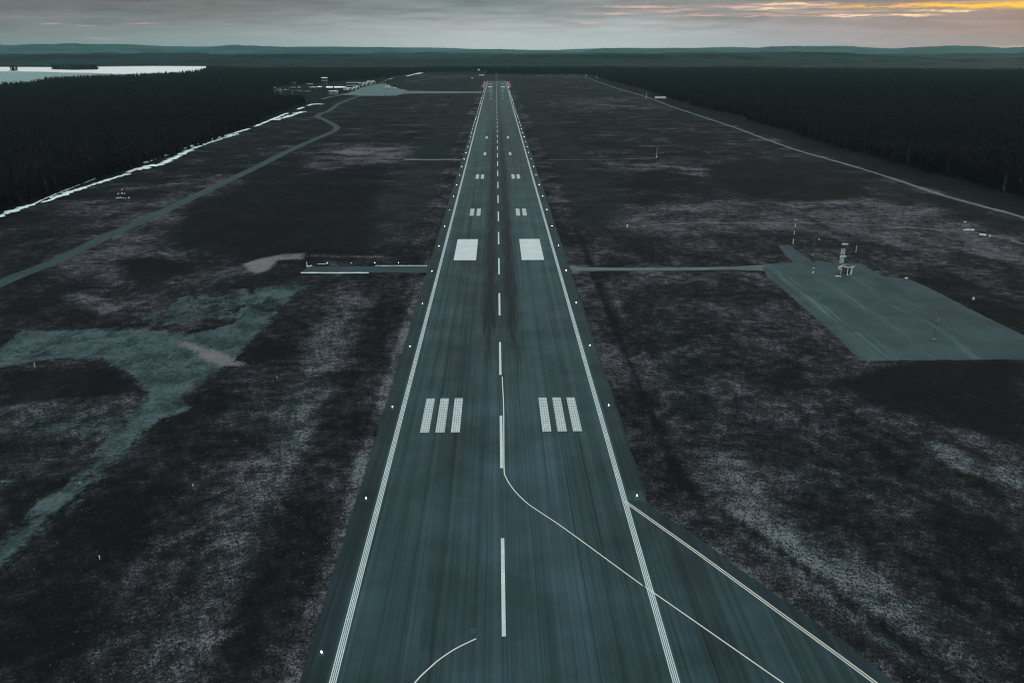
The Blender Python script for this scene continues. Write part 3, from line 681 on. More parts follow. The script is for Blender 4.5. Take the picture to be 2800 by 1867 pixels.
# ------------------------------------------------------------------ far wooded hills
def skyline(th):
    """photo row of the skyline for an azimuth measured from the runway axis"""
    x = 1356.5 + math.tan(th) / 4.311e-4
    return x
SK_X = [-1500, 0, 400, 700, 900, 1100, 1250, 1330, 1420, 1520, 1600, 1640, 1700, 1760, 1850, 2000, 2100, 2200, 2280, 2380, 2460, 2500, 2650, 2800, 4000]
SK_Y = [123, 122, 124, 126.5, 130, 132.5, 137, 139.5, 136.5, 139.5, 143, 136, 134.5, 134.5, 129.5, 133, 130, 130, 127, 129, 131, 128, 127, 129.5, 128]
FAR_X = [-1500, 900, 1200, 1300, 1500, 1600, 1700, 1900, 2000, 2100, 4000]
FAR_Y = [123, 128.5, 131, 135, 138.5, 134, 131.2, 132, 128.5, 133, 133]
def fbm1(x, seed, octs=5):
    r = np.zeros_like(x); a = 1.0
    rs = np.random.default_rng(seed)
    for o_ in range(octs):
        tab = rs.uniform(-1, 1, 4096); xi = np.floor(x).astype(int); f = x - xi; f = f * f * (3 - 2 * f)
        r += a * (tab[xi % 4096] * (1 - f) + tab[(xi + 1) % 4096] * f); a *= .5; x = x * 2.03 + 17
    return r
def noise2(x, y, seed, octs=4):
    r = np.zeros_like(x); a = 1.0; rs = np.random.default_rng(seed)
    for o_ in range(octs):
        tab = rs.uniform(-1, 1, (256, 256)); xi = np.floor(x).astype(int); yi = np.floor(y).astype(int)
        fx = x - xi; fy = y - yi; fx = fx * fx * (3 - 2 * fx); fy = fy * fy * (3 - 2 * fy)
        t00 = tab[xi % 256, yi % 256]; t10 = tab[(xi + 1) % 256, yi % 256]; t01 = tab[xi % 256, (yi + 1) % 256]; t11 = tab[(xi + 1) % 256, (yi + 1) % 256]
        r += a * ((t00 * (1 - fx) + t10 * fx) * (1 - fy) + (t01 * (1 - fx) + t11 * fx) * fy); a *= .5; x = x * 2.07 + 5; y = y * 2.07 + 9
    return r
def hill_mesh(name, r0, r1, nr, hfun, nth=1100, a0=-.95, a1=.95, mat='canopy'):
    th = np.linspace(a0, a1, nth); rr = np.exp(np.linspace(math.log(r0), math.log(r1), nr))
    T, Rr = np.meshgrid(th, rr); Xh = np.sin(T) * Rr; Yh = np.cos(T) * Rr
    H = hfun(T, Rr, Xh, Yh)
    Vh = np.stack([Xh.ravel(), Yh.ravel(), H.ravel()], 1)
    i_, j_ = np.meshgrid(np.arange(nth - 1), np.arange(nr - 1)); q_ = (j_ * nth + i_).ravel()
    Fh = np.stack([q_, q_ + 1, q_ + nth + 1, q_ + nth], 1)
    o = np_mesh(name, Vh, Fh, M[mat], 4); tag(o, kind='structure'); return o
def row_h(T, Rr, SX, SY):
    px = 1356.5 + np.tan(np.clip(T, -1.2, 1.2)) / 4.311e-4
    py = np.interp(px, SX, SY)
    return CH + (133.3 - py) * 4.05e-4 * Rr * np.cos(T)
def h_mid(T, Rr, Xh, Yh):
    h = 26 + 27 * noise2(Xh / 1300 + 40, Yh / 700 + 3, 3, 5) + 4.5 * noise2(Xh / 150, Yh / 150, 4, 3)
    h += 30 * np.exp(-((Rr - 5300) / 420) ** 2) * np.clip(noise2(Xh / 900 + 7, Yh * 0 + 3, 14, 2) + .35, 0, 1)
    h = np.where(h > 62, 62 + (h - 62) * .35, h)
    # long gentle swells, each one seen edge-on from the air
    h += 26 * np.exp(-((Rr - 6600 - 900 * fbm1(T * 3 + 50, 8, 3)) / 900) ** 2) * (.5 + .5 * np.tanh(fbm1(T * 4 + 90, 12, 3) * 1.3 + .3))
    f = np.clip((Rr - 4400) / 900, 0, 1); h = h * f + 11 * (1 - f)
    e = np.clip((Rr - 4250) / 120, 0, 1); h = h * e - 3 * (1 - e)
    lk = sdist(Xh.ravel(), Yh.ravel(), lake_poly).reshape(Xh.shape); q = np.clip((lk - 10) / 140, 0, 1); h = h * q - 3 * (1 - q)
    q = np.clip((lk - 150) / 900, 0, 1) ; h = np.minimum(h, 10 + 90 * q)
    # keep the view over the lake open
    return h
def h_front(T, Rr, Xh, Yh):
    top = row_h(T, 12500.0, SK_X, SK_Y)
    prof = np.clip(1 - np.abs(Rr - 12500) / 2600, 0, 1) ** .8
    top = top + 13 * fbm1(T * 20 + 30, 41, 5)
    h = top * prof + 12 * noise2(Xh / 700, Yh / 700, 21, 4) + 3.5 * rng.normal(size=Rr.shape) * .7
    return h - 20 * (1 - prof)
def h_back(T, Rr, Xh, Yh):
    top = row_h(T, 20000.0, FAR_X, FAR_Y)
    prof = np.clip(1 - np.abs(Rr - 20000) / 3000, 0, 1) ** .8
    return top * prof + 4 * noise2(Xh / 700, Yh / 700, 31, 4) - 20 * (1 - prof)
hill_mesh('terrain', 4200, 11500, 230, h_mid)
hill_mesh('hills', 9900, 15100, 60, h_front, mat='hazed_hillwood')
hill_mesh('hills', 17000, 23000, 34, h_back, 700, mat='hazed_hillwood')
# ------------------------------------------------------------------ trees
def conifer_np(tiers, spikes, rs, r=1.0, bushy=0.0):
    """unit-height crown: jagged drooping skirts around an axis; returns verts, tris"""
    Vt, Ft = [], []
    for t_ in range(tiers):
        z0 = .10 + .90 * t_ / tiers; z1 = min(1.0, z0 + (1.55 if tiers > 1 else 1) * .90 / tiers)
        fr = (1 - t_ / tiers); rad = r * (.17 * fr ** .8 + .012) * (1 + bushy * math.sin(math.pi * (1 - fr)))
        k = len(Vt); Vt.append((rs.normal() * .006, rs.normal() * .006, z1)); ph = rs.uniform(0, 6.28)
        for s_ in range(spikes * 2):
            a = ph + math.pi * s_ / spikes; q_ = rad * ((1.0 + .25 * rs.normal()) if s_ % 2 == 0 else .50)
            Vt.append((q_ * math.cos(a), q_ * math.sin(a), z0 - (.018 if s_ % 2 == 0 else -.02) + .01 * rs.normal()))
        for s_ in range(spikes * 2): Ft.append((k, k + 1 + s_, k + 1 + (s_ + 1) % (spikes * 2)))
    return np.array(Vt), np.array(Ft)
def pine_np(rs, clumps=7):
    Vt, Ft = [], []
    for c_ in range(clumps):
        z = rs.uniform(.5, .95); rr_ = .13 * math.sin(math.pi * (z - .35) / .75) + .03; a = rs.uniform(0, 6.28)
        cx, cy = rr_ * math.cos(a) * .7, rr_ * math.sin(a) * .7; s = rs.uniform(.05, .09); k = len(Vt)
        for v_ in ((0, 0, 1), (1, 0, 0), (0, 1, 0), (-1, 0, 0), (0, -1, 0), (0, 0, -.5)):
            Vt.append((cx + v_[0] * s * rs.uniform(.8, 1.3), cy + v_[1] * s * rs.uniform(.8, 1.3), z + v_[2] * s * .8))
        Ft += [(k + a_, k + b_, k + c2) for a_, b_, c2 in ((0, 1, 2), (0, 2, 3), (0, 3, 4), (0, 4, 1), (5, 2, 1), (5, 3, 2), (5, 4, 3), (5, 1, 4))]
    k = len(Vt); Vt += [(.012, 0, 0), (-.006, .01, 0), (-.006, -.01, 0), (0, 0, .8)]; Ft += [(k, k + 1, k + 3), (k + 1, k + 2, k + 3), (k + 2, k, k + 3)]
    return np.array(Vt), np.array(Ft)
air_hole = gl([(748,238),(742,262),(752,272),(800,276),(838,284),(870,298),(1330,300),(1330,196),(1160,199),(1104,206),(1050,214),(1010,218),(940,222),(870,230),(790,235)])
def in_forest(x, y):
    edge = 6 * fbm1(y / 23 + 300, 5, 3) + 10 * fbm1(y / 160 + 700, 6, 2)
    L = (x < np.interp(y, [900, 1100, 1300, 1480, 1600, 1700], [-314, -329, -345, -357, -345, -330]) - np.maximum(0, edge * .5)); Rt = (x > 366 + edge * .8 + np.clip((900 - y) / 60, -8, 12) * 0)
    far = y > 3330 + 60 * fbm1(x / 150 + 200, 9, 3)
    ok = L | Rt | far
    ok &= ~inside(x, y, air_hole)
    d_ = sdist(x, y, lake_poly); il = inside(x, y, isl1) | inside(x, y, isl2)
    ok &= (d_ > 4) | il
    return ok
pts = []
y = 330.0
while y < 4350:
    s = max(5.6, .0046 * y); half = .74 * y + 60
    n = int(2 * half / s); x = (np.arange(n) - n / 2) * s + rng.normal(0, s * .33, n); yy = y + rng.normal(0, s * .33, n)
    x = np.clip(x, -3600, 3600); pts.append(np.stack([x, yy, np.full(n, s)], 1)); y += s
P = np.concatenate(pts); ok = in_forest(P[:, 0], P[:, 1])
ok &= ~((P[:, 1] < 1500) & (np.abs(P[:, 0]) > .74 * P[:, 1] + 40)); P = P[ok]
# stand height varies in patches
hh = 13.5 + 2.6 * noise2(P[:, 0] / 140 + 9, P[:, 1] / 140 + 9, 71, 3) + rng.normal(0, 1.6, len(P)); hh = np.clip(hh, 7, 21)
near_lake = (P[:, 0] < -900) & (P[:, 1] > 2100); hh[near_lake] *= 1.1; hh[inside(P[:, 0], P[:, 1], isl1)] = 25; hh[inside(P[:, 0], P[:, 1], isl2)] = 26
dist = np.hypot(P[:, 0], P[:, 1])
vis = np.abs(P[:, 0]) < .655 * (P[:, 1] + 30)
order = np.argsort(dist); pick = []
for side in (-1, 1):
    c_ = [i for i in order if vis[i] and np.sign(P[i, 0]) == side and (abs(P[i, 0]) < (332 if side < 0 else 392))][:148]
    pick += c_
mask = np.ones(len(P), bool); mask[pick] = False
rs = np.random.default_rng(5)
temps = [conifer_np(3, 4, rs), conifer_np(3, 4, rs, 1.15), conifer_np(2, 5, rs, 1.05), pine_np(rs, 5), conifer_np(4, 4, rs, .9)]
Pm, hm = P[mask], hh[mask]
kind = rng.choice(len(temps), len(Pm), p=[.27, .22, .22, .12, .17])
VV, FF, base_i = [], [], 0
for t_, (tv, tf) in enumerate(temps):
    sel = kind == t_; Q = Pm[sel]; H = hm[sel]; n = len(Q)
    a = rng.uniform(0, 6.28, n); wd = np.maximum(H, H * .55 + Q[:, 2] * .62)
    ca, sa = np.cos(a)[:, None], np.sin(a)[:, None]
    vx = (tv[None, :, 0] * ca - tv[None, :, 1] * sa) * wd[:, None] + Q[:, 0:1]
    vy = (tv[None, :, 0] * sa + tv[None, :, 1] * ca) * wd[:, None] + Q[:, 1:2]
    vz = tv[None, :, 2] * H[:, None]
    VV.append(np.stack([vx, vy, vz], 2).reshape(-1, 3))
    FF.append((tf[None] + (np.arange(n) * len(tv))[:, None, None] + base_i).reshape(-1, 3)); base_i += n * len(tv)
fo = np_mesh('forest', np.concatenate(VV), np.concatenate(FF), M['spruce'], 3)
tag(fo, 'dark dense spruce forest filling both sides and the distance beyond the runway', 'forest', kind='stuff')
print('forest trees', len(Pm), 'tris', sum(len(f) for f in FF))
# individually built trees of the front rows
def spruce(h, seed):
    rs = np.random.default_rng(seed)
    tv, tf = conifer_np(10, 8, rs, 1.05); v = tv * np.array([h, h, h])
    # loose branch tips that break the outline
    ex, ef = [], []
    for k in range(70):
        z = rs.uniform(.14, .93); rad = (.175 * (1 - z) ** .8 + .015) * h; a = rs.uniform(0, 6.28); L = rad * rs.uniform(.85, 1.25); w_ = .35 * rs.uniform(.6, 1.2)
        c_, s_ = math.cos(a), math.sin(a); i0 = len(v) + len(ex)
        ex += [(c_ * L * .5 - s_ * w_, s_ * L * .5 + c_ * w_, z * h), (c_ * L * .5 + s_ * w_, s_ * L * .5 - c_ * w_, z * h + .1), (c_ * L, s_ * L, z * h - .35), (c_ * L * .8, s_ * L * .8, z * h + .3)]
        ef += [(i0, i0 + 1, i0 + 2), (i0, i0 + 3, i0 + 1), (i0 + 1, i0 + 3, i0 + 2), (i0, i0 + 2, i0 + 3)]
    return np.concatenate([v, np.array(ex)]), np.concatenate([tf, np.array(ef)])
def trunk_mb(h, r):
    mb = MB(); rs_ = random.Random(int(h * 100)); p = Vector((0, 0, -.3)); rr_ = r
    for k in range(5):
        q_ = Vector((rs_.uniform(-.1, .1), rs_.uniform(-.1, .1), h * (k + 1) / 5)); r2 = r * (1 - (k + 1) / 5.3); mb.tube(p, q_, rr_, r2, 6); p, rr_ = q_, r2
    return mb
def birch_mb(h, seed):
    rs_ = random.Random(seed); tw_ = MB()
    for k in range(34):
        z = h * rs_.uniform(.35, .95); a = rs_.uniform(0, 6.28); L = (1 - z / h) * h * .22 + 1.0; up = rs_.uniform(.5, 1.4)
        p0 = Vector((0, 0, z)); p1 = p0 + Vector((math.cos(a), math.sin(a), up)) * L * .6
        tw_.tube(p0, p1, .06, .02, 3)
        for j in range(4):
            b_ = a + rs_.uniform(-1, 1); m0 = p0.lerp(p1, rs_.uniform(.3, 1)); m1 = m0 + Vector((math.cos(b_), math.sin(b_), rs_.uniform(-.3, .9))) * L * .35
            tw_.tube(m0, m1, .05, .015, 3)
    return tw_
protos = []
for k in range(5):
    h = 13.5; v, f = spruce(h, 40 + k)
    tr = MB(); 
    cr = np_mesh('crown', v, f, M['spruce']); tk = trunk_mb(h * .9, .19).build('trunk', M['bark'])
    protos.append((cr, tk, h))
bp_ = []
for k in range(2):
    cr = birch_mb(14, 90 + k).build('crown', M['birch_twig']); tk = trunk_mb(13.2, .17).build('trunk', M['birch']); bp_.append((cr, tk, 14))
used = set()
LAB = {(-1, 's'): 'dark pointed spruce in the front rows of the forest behind the white snow strip',
       (1, 's'): 'dark pointed spruce in the front rows of the forest beyond the right gravel road',
       (-1, 'b'): 'bare pale-trunked birch in the front rows of the forest behind the snow strip',
       (1, 'b'): 'bare pale-trunked birch in the front rows of the forest beyond the gravel road'}
GRP = {(-1, 's'): 'spruces of the left forest edge', (1, 's'): 'spruces of the right forest edge', (-1, 'b'): 'birches of the left forest edge', (1, 'b'): 'birches of the right forest edge'}
for n_, i in enumerate(pick):
    x, y_, _ = P[i]; side = -1 if x < 0 else 1
    birch = random.random() < (.07 if side < 0 else .12); k = random.randrange(2) if birch else random.randrange(5)
    cr, tk, h0 = (bp_ if birch else protos)[k]; key = ('b' if birch else 's', k)
    t_ = empty('birch_tree' if birch else 'spruce_tree', (x, y_, 0), random.uniform(0, 6.28), LAB[(side, key[0])], 'tree', GRP[(side, key[0])])
    sc_ = hh[i] / h0; t_.scale = (sc_ * random.uniform(.9, 1.15),) * 2 + (sc_,)
    for src in (cr, tk):
        if key not in used: c_ = src
        else: c_ = src.copy(); COL.objects.link(c_)
        c_.parent = t_
    used.add(key)
for grp_, tag_ in ((protos, 's'), (bp_, 'b')):
    for k, (cr, tk, _) in enumerate(grp_):
        if (tag_, k) not in used: bpy.data.objects.remove(cr); bpy.data.objects.remove(tk)
# ------------------------------------------------------------------ heather and grass tufts on the near ground
n = 150000
ty = 88 + (rng.random(n) ** 1.6) * 420; tx = (rng.random(n) * 2 - 1) * (.70 * ty + 25)
ix = np.clip(np.searchsorted(xs, tx), 1, len(xs) - 1); iy = np.clip(np.searchsorted(ys, ty), 1, len(ys) - 1)
tn = tone.reshape(ny, nx)[iy, ix]; gv = np.maximum(grav.reshape(ny, nx)[iy, ix], pale.reshape(ny, nx)[iy, ix])
okt = (np.abs(tx) > 34.3) & (gv < .3) & (np.abs(tx) < 300)
for poly in (t_poly, gl([(2085,735),(2127,671),(2225,716),(2356,721),(2541,787),(3000,1000),(2800,990),(2369,994),(2285,925)]), gl([(1500,722),(2110,718),(2110,745),(1500,752)]), gl([(815,716),(1230,716),(1230,760),(815,756)])):
    okt &= sdist(tx, ty, poly) > .6
roadx = (np.abs(tx + 213) < 5.5); okt &= ~roadx
okt &= rng.random(n) < np.clip(.25 + tn, .1, 1)
tx, ty, tn = tx[okt], ty[okt], tn[okt]; n = len(tx)
light = rng.random(n) < np.clip((tn - .12) * 1.0, .0, .6)
def tufts(sel, name, mat, label):
    m_ = int(sel.sum()); X0, Y0_ = tx[sel], ty[sel]; sz = rng.uniform(.09, .24, m_) * (1 + Y0_ / 600); hz_ = rng.uniform(.08, .24, m_) * (1 + Y0_ / 700)
    V_ = []
    ph = rng.uniform(0, 6.28, m_)
    for k in range(5):
        rr_ = sz * rng.uniform(.6, 1.2, m_); V_.append(np.stack([X0 + rr_ * np.cos(ph + k * 1.2566), Y0_ + rr_ * np.sin(ph + k * 1.2566), np.full(m_, .0)], 1))
    V_.append(np.stack([X0 + rng.normal(0, .08, m_), Y0_ + rng.normal(0, .08, m_), hz_], 1))
    V_ = np.stack(V_, 1).reshape(-1, 3); b0 = (np.arange(m_) * 6)[:, None, None]
    F_ = (np.array([[0, 1, 5], [1, 2, 5], [2, 3, 5], [3, 4, 5], [4, 0, 5]])[None] + b0).reshape(-1, 3)
    o = np_mesh(name, V_, F_, mat, 3); tag(o, label, None, None, 'stuff')
tufts(~light, 'heather', foliage('dark_heather', (.0075, .0070, .0078), (.020, .018, .019), .05), 'dark brown heather tufts growing over the ground beside the runway')
tufts(light, 'dry_grass', foliage('dry_grass', (.022, .021, .023), (.068, .068, .072), .05), 'pale dry grass tufts growing over the ground beside the runway')
print('tufts', n)
# ------------------------------------------------------------------ runway edge lights
def light_proto(mat):
    e = empty('edge_light', (0, 0, 0)); e.scale = (.52, .52, .6)
    MB().lathe([(.30, 0), (.28, .05), (.10, .07), (.07, .30)], 10).build('base', M['metal'], e)
    MB().lathe([(.12, .30), (.20, .36), (.21, .50), (.14, .60), (.03, .64)], 10).build('lens', mat, e, True)
    return e
def copy_tree(o, parent=None):
    c = o.copy(); COL.objects.link(c); c.parent = parent
    for ch in list(o.children): copy_tree(ch, c)
    return c
ORD = ['nearest', 'second', 'third', 'fourth', 'fifth', 'sixth', 'seventh', 'eighth', 'ninth', 'tenth', 'eleventh', 'twelfth', 'thirteenth', 'fourteenth', 'fifteenth', 'sixteenth', 'seventeenth', 'eighteenth', 'nineteenth', 'twentieth']
lp, lr = light_proto(M['lens']), light_proto(M['redlens']); fw = fr_ = True
NL = 52
for s, sn_ in ((-1, 'left'), (1, 'right')):
    for n_ in range(NL):
        if s > 0 and n_ == 0: continue
        y_ = 110.5 + 49.8 * n_; red = y_ > 2260
        if red: o = lr if fr_ else copy_tree(lr); fr_ = False
        else: o = lp if fw else copy_tree(lp); fw = False
        o.location = (s * 31.3, y_, .024)
        if n_ < 20: lab = f'small white edge light on the {sn_} runway shoulder, {ORD[n_ - (s > 0)]} from the bottom of the photo'
        elif red: lab = f'tiny reddish edge light near the far end of the {sn_} runway shoulder'
        else: lab = f'tiny white edge light in the distant half of the row on the {sn_} runway shoulder'
        tag(o, lab, 'runway light', f'runway edge lights on the {sn_} shoulder' + (', red far end' if red else ', far half' if n_ >= 20 else ''))
# ------------------------------------------------------------------ small posts and markers
def post(px, py, h, label, r=.09, head=None, base=True, cat='post', name='marker_post', mat=None, group=None):
    x, y_ = g(px, py); e = empty(name, (x, y_, 0), 0, label, cat, group)
    MB().tube((0, 0, 0), (0, 0, h), r, r * .8, 8).build('pole', mat or M['metal'], e)
    if base: MB().box((0, 0, .06), (r * 3.2, r * 3.2, .14)).build('base', M['concrete'], e)
    if head: MB().box((0, 0, h + head[2] / 2), head).build('head', M['metal'], e)
    return e
post(839.5, 728, 2.2, 'white post at the left tip of the side taxiway', .22, None, cat='post')
o = MB(); o.box((0, 0, .25), (2.6, .5, .5)); o.box((-.9, 0, .62), (.3, .4, .26)); e = o.build('marker_board', M['metal']); e.location = (*g(846, 729), .0); e.rotation_euler = (0, 0, .5)
tag(e, 'low white marker board lying beside the white post at the side taxiway tip', 'marker board')
for k, px in enumerate((895, 960.4, 1025, 1089.4)):
    x, y_ = g(px, 719.3); c_ = copy_tree(lp); c_.name = 'taxiway_light'; c_.location = (x, y_, 0); c_.scale = (.34, .34, .42)
    tag(c_, f'small white light in the row above the side taxiway, {["leftmost", "second from the left", "third from the left", "rightmost"][k]}', 'taxiway light', 'lights along the side taxiway')
post(95.7, 1003, 1.5, 'short white post left of the teal gravel track junction', .10)
post(528, 1329, .7, 'tiny white post in dark heath between gravel track and light grass band', .10, None, False)
post(273, 1528, .7, 'tiny white post in dark heath below the gravel track', .09, (.3, .2, .1), False)
post(219, 1321, .4, 'tiny white stake on the right edge of the teal gravel track', .09, None, False)
post(758, 1035, .8, 'tiny white stake in dark grass right of the pale track patch', .08, None, False)
post(1715, 622, 1.2, 'small white marker at the left end of the thin track across the right field', .35, (.9, .6, .4), name='marker_cone', cat='marker')
post(2478, 763.5, .5, 'low white marker on the upper edge of the gravel pad', .25, (1.4, .5, .3), cat='marker', name='marker_block')
post(2661.5, 819, .6, 'white marker in the heath above the far right side of the gravel pad', .3, (.7, .5, .3), cat='marker', name='marker_block')
# cluster of little white marks on the left field
for k, (px, py) in enumerate([(333.8,519.5),(323.6,531.5),(333.8,530.5),(340.9,530.5),(318.4,542),(323.4,543),(329.5,541.5),(336,542.5),(343.4,543.5),(352.4,542.5)]):
    e = empty('boundary_stone', (*g(px, py), 0), random.uniform(0, 1), None)
    mb = MB().lathe([(.42, 0), (.45, .3), (.3, .75), (.1, .9)], 7); o = mb.build('stone', M['metal'], e)
    c_ = [0.75, 1.0, 1.0, .8][k % 4]; e.scale = (c_ * 1.2, c_ * 1.2, c_)
    lab = 'brightest white stone alone at the top of the small cluster on the left field' if k == 0 else ('small white stone in the middle row of the cluster on the left field' if k < 4 else 'small white stone in the bottom row of the cluster on the left field')
    tag(e, lab, 'stone', None if k == 0 else ('middle row of white stones' if k < 4 else 'bottom row of white stones'))
# thin masts
def mast(px, py, h, label, r=.12, foot=True, name='thin_mast', mat=None, cat='mast'):
    e = empty(name, (*g(px, py), 0), 0, label, cat)
    MB().tube((0, 0, 0), (0, 0, h), r, r * .5, 8).build('pole', mat or M['metal'], e)
    if foot: MB().box((0, 0, .5), (1.2, 1.2, 1.0)).build('foot', M['metal'], e)
    return e
mast(1795.4, 431, 10.2, 'thin grey mast with white foot standing in the middle of the right field', .16)
mast(1767.7, 270, 12, 'thin grey post beside the distant part of the right gravel road', .3, False)
mast(1632, 214, 8, 'tiny white post at the distant upper end of the right gravel road', .8, True)
mast(1054, 263.5, 8, 'dark lamp post on the near edge of the distant apron', .7, False, 'lamp_post', M['dark'], 'lamp post')
# banded mast left of the wind sock
e = empty('banded_mast', (*g(2168, 668), 0), 0, 'tall thin mast with alternating white and dark bands left of the windsock', 'mast')
H_ = 13.2; z = 0
for k, (z1, mt) in enumerate(((.7, 'dark'), (3.0, 'metal'), (5.2, 'dark'), (7.4, 'metal'), (9.2, 'dark'), (11.3, 'metal'), (12.5, 'dark'), (13.2, 'metal'))):
    MB().tube((0, 0, z), (0, 0, z1), .20, .20, 8).build('band', M[mt], e); z = z1
MB().box((0, 0, .1), (1, 1, .3)).build('base', M['concrete'], e)
# windsock
e = empty('windsock', (*g(2222, 699), 0), 0, 'windsock on a thin pole with a drooping red and white sock', 'windsock')
MB().tube((0, 0, 0), (.0, 0, 9.8), .10, .06, 8).build('pole', M['grey_metal'], e)
MB().box((0, 0, .2), (.7, .7, .4)).build('base', M['concrete'], e)
MB().tube((0, 0, 9.7), (.8, 0, 9.6), .05, .05, 6).build('arm', M['grey_metal'], e)
sk_ = []
p = Vector((.55, 0, 9.9)); dirs = [Vector((.75, -.1, -.65)).normalized()]
rads = [.48, .43, .38, .33, .28, .22]; mats = ['red', 'redlight', 'red', 'whitefab', 'whitefab']
p = Vector((.4, 0, 10.1))
for k in range(5):
    d_ = Vector((.72 - .03 * k, 0, -.62 - .05 * k)).normalized(); q_ = p + d_ * .62
    MB().tube(p, q_, rads[k], rads[k + 1], 10).build('sock_band', M[mats[k]], e); p = q_
# PAPI-like double-headed white post on the pad
x, y_ = g(2222.5, 752); e = empty('monitor_antenna', (x, y_, 0), 0, 'short white post with two white heads standing on the left part of the gravel pad', 'antenna post')
MB().tube((0, 0, 0), (0, 0, 3.4), .07, .06, 8).build('pole', M['grey_metal'], e)
MB().box((0, 0, 1.25), (.5, .35, 1.0)).build('box', M['metal'], e); MB().box((0, 0, 3.3), (.85, .3, .25)).build('head', M['metal'], e)
MB().box((0, 0, .1), (.8, .8, .2)).build('base', M['dark'], e)
# dark slender pole in the lower part of the pad
x, y_ = g(2553, 927); e = empty('lamp_pole', (x, y_, 0), 0, 'slender dark pole with small pale head in the lower gravel pad', 'pole')
MB().tube((0, 0, 0), (0, 0, 6.6), .06, .045, 8).build('pole', M['dark'], e); MB().box((0, 0, .1), (.9, .5, .2)).build('base', M['concrete'], e)
mb = MB(); mb.tube((0, 0, 6.6), (.45, .1, 7.6), .08, .08, 8); mb.build('head', M['concrete'], e)
# white upper rod pole right of the glide path mast
x, y_ = g(2334, 730); e = empty('rod_antenna', (x, y_, 0), 0, 'thin dark pole with a white rod at its top, right of the lattice mast', 'antenna')
MB().tube((0, 0, 0), (0, 0, 7.2), .07, .06, 8).build('pole', M['dark'], e); MB().tube((0, 0, 7.2), (0, 0, 10.3), .14, .12, 8).build('rod', M['metal'], e)
MB().box((0, 0, .1), (.8, .8, .2)).build('base', M['concrete'], e)
# ------------------------------------------------------------------ lattice mast with antenna panels
x, y_ = g(2298, 737); e = empty('lattice_mast', (x, y_, 0), .0, 'lattice mast in white and dark red sections with white antenna panels behind the hut', 'antenna mast')
wd_ = .62
def lat(z0, z1, mt):
    mb = MB(); n = max(1, round((z1 - z0) / .9))
    c = [(-wd_, -wd_), (wd_, -wd_), (wd_, wd_), (-wd_, wd_)]
    for cx_, cy_ in c: mb.tube((cx_, cy_, z0), (cx_, cy_, z1), .075, .075, 6)
    for k in range(n):
        a0, a1 = z0 + (z1 - z0) * k / n, z0 + (z1 - z0) * (k + 1) / n
        for j in range(4):
            p_, q_ = c[j], c[(j + 1) % 4]
            if k % 2: p_, q_ = q_, p_
            mb.tube((*p_, a0), (*q_, a1), .045, .045, 5); mb.tube((*p_, a1), (*q_, a1), .04, .04, 5)
    mb.build('lattice_section', M[mt], e)
for z0, z1, mt in ((0, 1.6, 'metal'), (1.6, 3.0, 'red'), (3.0, 6.2, 'metal'), (6.2, 7.0, 'red'), (7.0, 9.9, 'metal'), (9.9, 12.3, 'red')): lat(z0, z1, mt)
for z in (1.55, 6.6, 12.4):
    o = MB(); o.box((0, -wd_ - .28, z), (2.9, .32, .62)); o.box((0, -wd_ - .08, z), (1.1, .16, .2)); o.build('antenna_panel', M['metal'], e)
MB().box((0, 0, .1), (2, 2, .2)).build('base', M['concrete'], e)
MB().tube((0, 0, 12.3), (0, 0, 13.4), .05, .03, 6).build('lightning_rod', M['grey_metal'], e)
# ------------------------------------------------------------------ hut
x, y_ = g(2313.5, 751); e = empty('equipment_hut', (x, y_, 0), R(33), 'small square hut with white-edged roof and dark door on the gravel pad', 'hut')
e.scale = (.80, .80, 1.16)
MB().box((0, 0, .12), (4.6, 4.4, .24)).build('plinth', M['roof_grey'], e)
MB().box((0, 0, 1.74), (4.2, 4.0, 3.0)).build('wall', M['wall_dark'], e)
mb = MB()
for cx_, cy_ in ((-2.1, -2.0), (2.1, -2.0), (2.1, 2.0), (-2.1, 2.0)): mb.box((cx_, cy_, 1.74), (.34, .34, 3.02))
mb.box((0, -2.02, .34), (4.1, .08, .18)); mb.build('corner_trim', M['metal'], e)
pnl = MB().box((1.15, -2.04, 1.75), (1.3, .10, 2.7)).build('wall_panel', M['metal'], e)
MB().box((1.15, -2.11, 2.2), (.55, .05, .5)).build('vent', M['grey_metal'], pnl)
dr = MB().box((-.75, -2.04, 1.55), (1.15, .09, 2.3)).build('door', M['dark'], e); MB().box((-.35, -2.12, 1.5), (.08, .08, .3)).build('handle', M['grey_metal'], dr)
wn = MB().box((-2.15, .6, 2.0), (.08, 1.0, .9)).build('window', M['roof_pink'], e); MB().box((-2.205, .6, 2.0), (.04, .8, .7)).build('pane', M['glass'], wn)
mb = MB(); z0 = 3.26
mb.add([(-2.7, -2.6, z0), (2.7, -2.6, z0), (2.7, 2.6, z0), (-2.7, 2.6, z0), (-2.7, -2.6, z0 + .28), (2.7, -2.6, z0 + .28), (2.7, 2.6, z0 + .28), (-2.7, 2.6, z0 + .28), (-.5, 0, z0 + .95), (.5, 0, z0 + .95)],
       [(3, 2, 1, 0), (0, 1, 5, 4), (1, 2, 6, 5), (2, 3, 7, 6), (3, 0, 4, 7), (4, 5, 9, 8), (6, 7, 8, 9), (5, 6, 9), (7, 4, 8)])
mb.build('roof', M['wall_dark'], e)
mb = MB()
for a_, b_ in (((-2.7, -2.6), (2.7, -2.6)), ((2.7, -2.6), (2.7, 2.6)), ((2.7, 2.6), (-2.7, 2.6)), ((-2.7, 2.6), (-2.7, -2.6))): mb.tube((*a_, z0 + .2), (*b_, z0 + .2), .17, .17, 6)
mb.build('eaves', M['metal'], e)
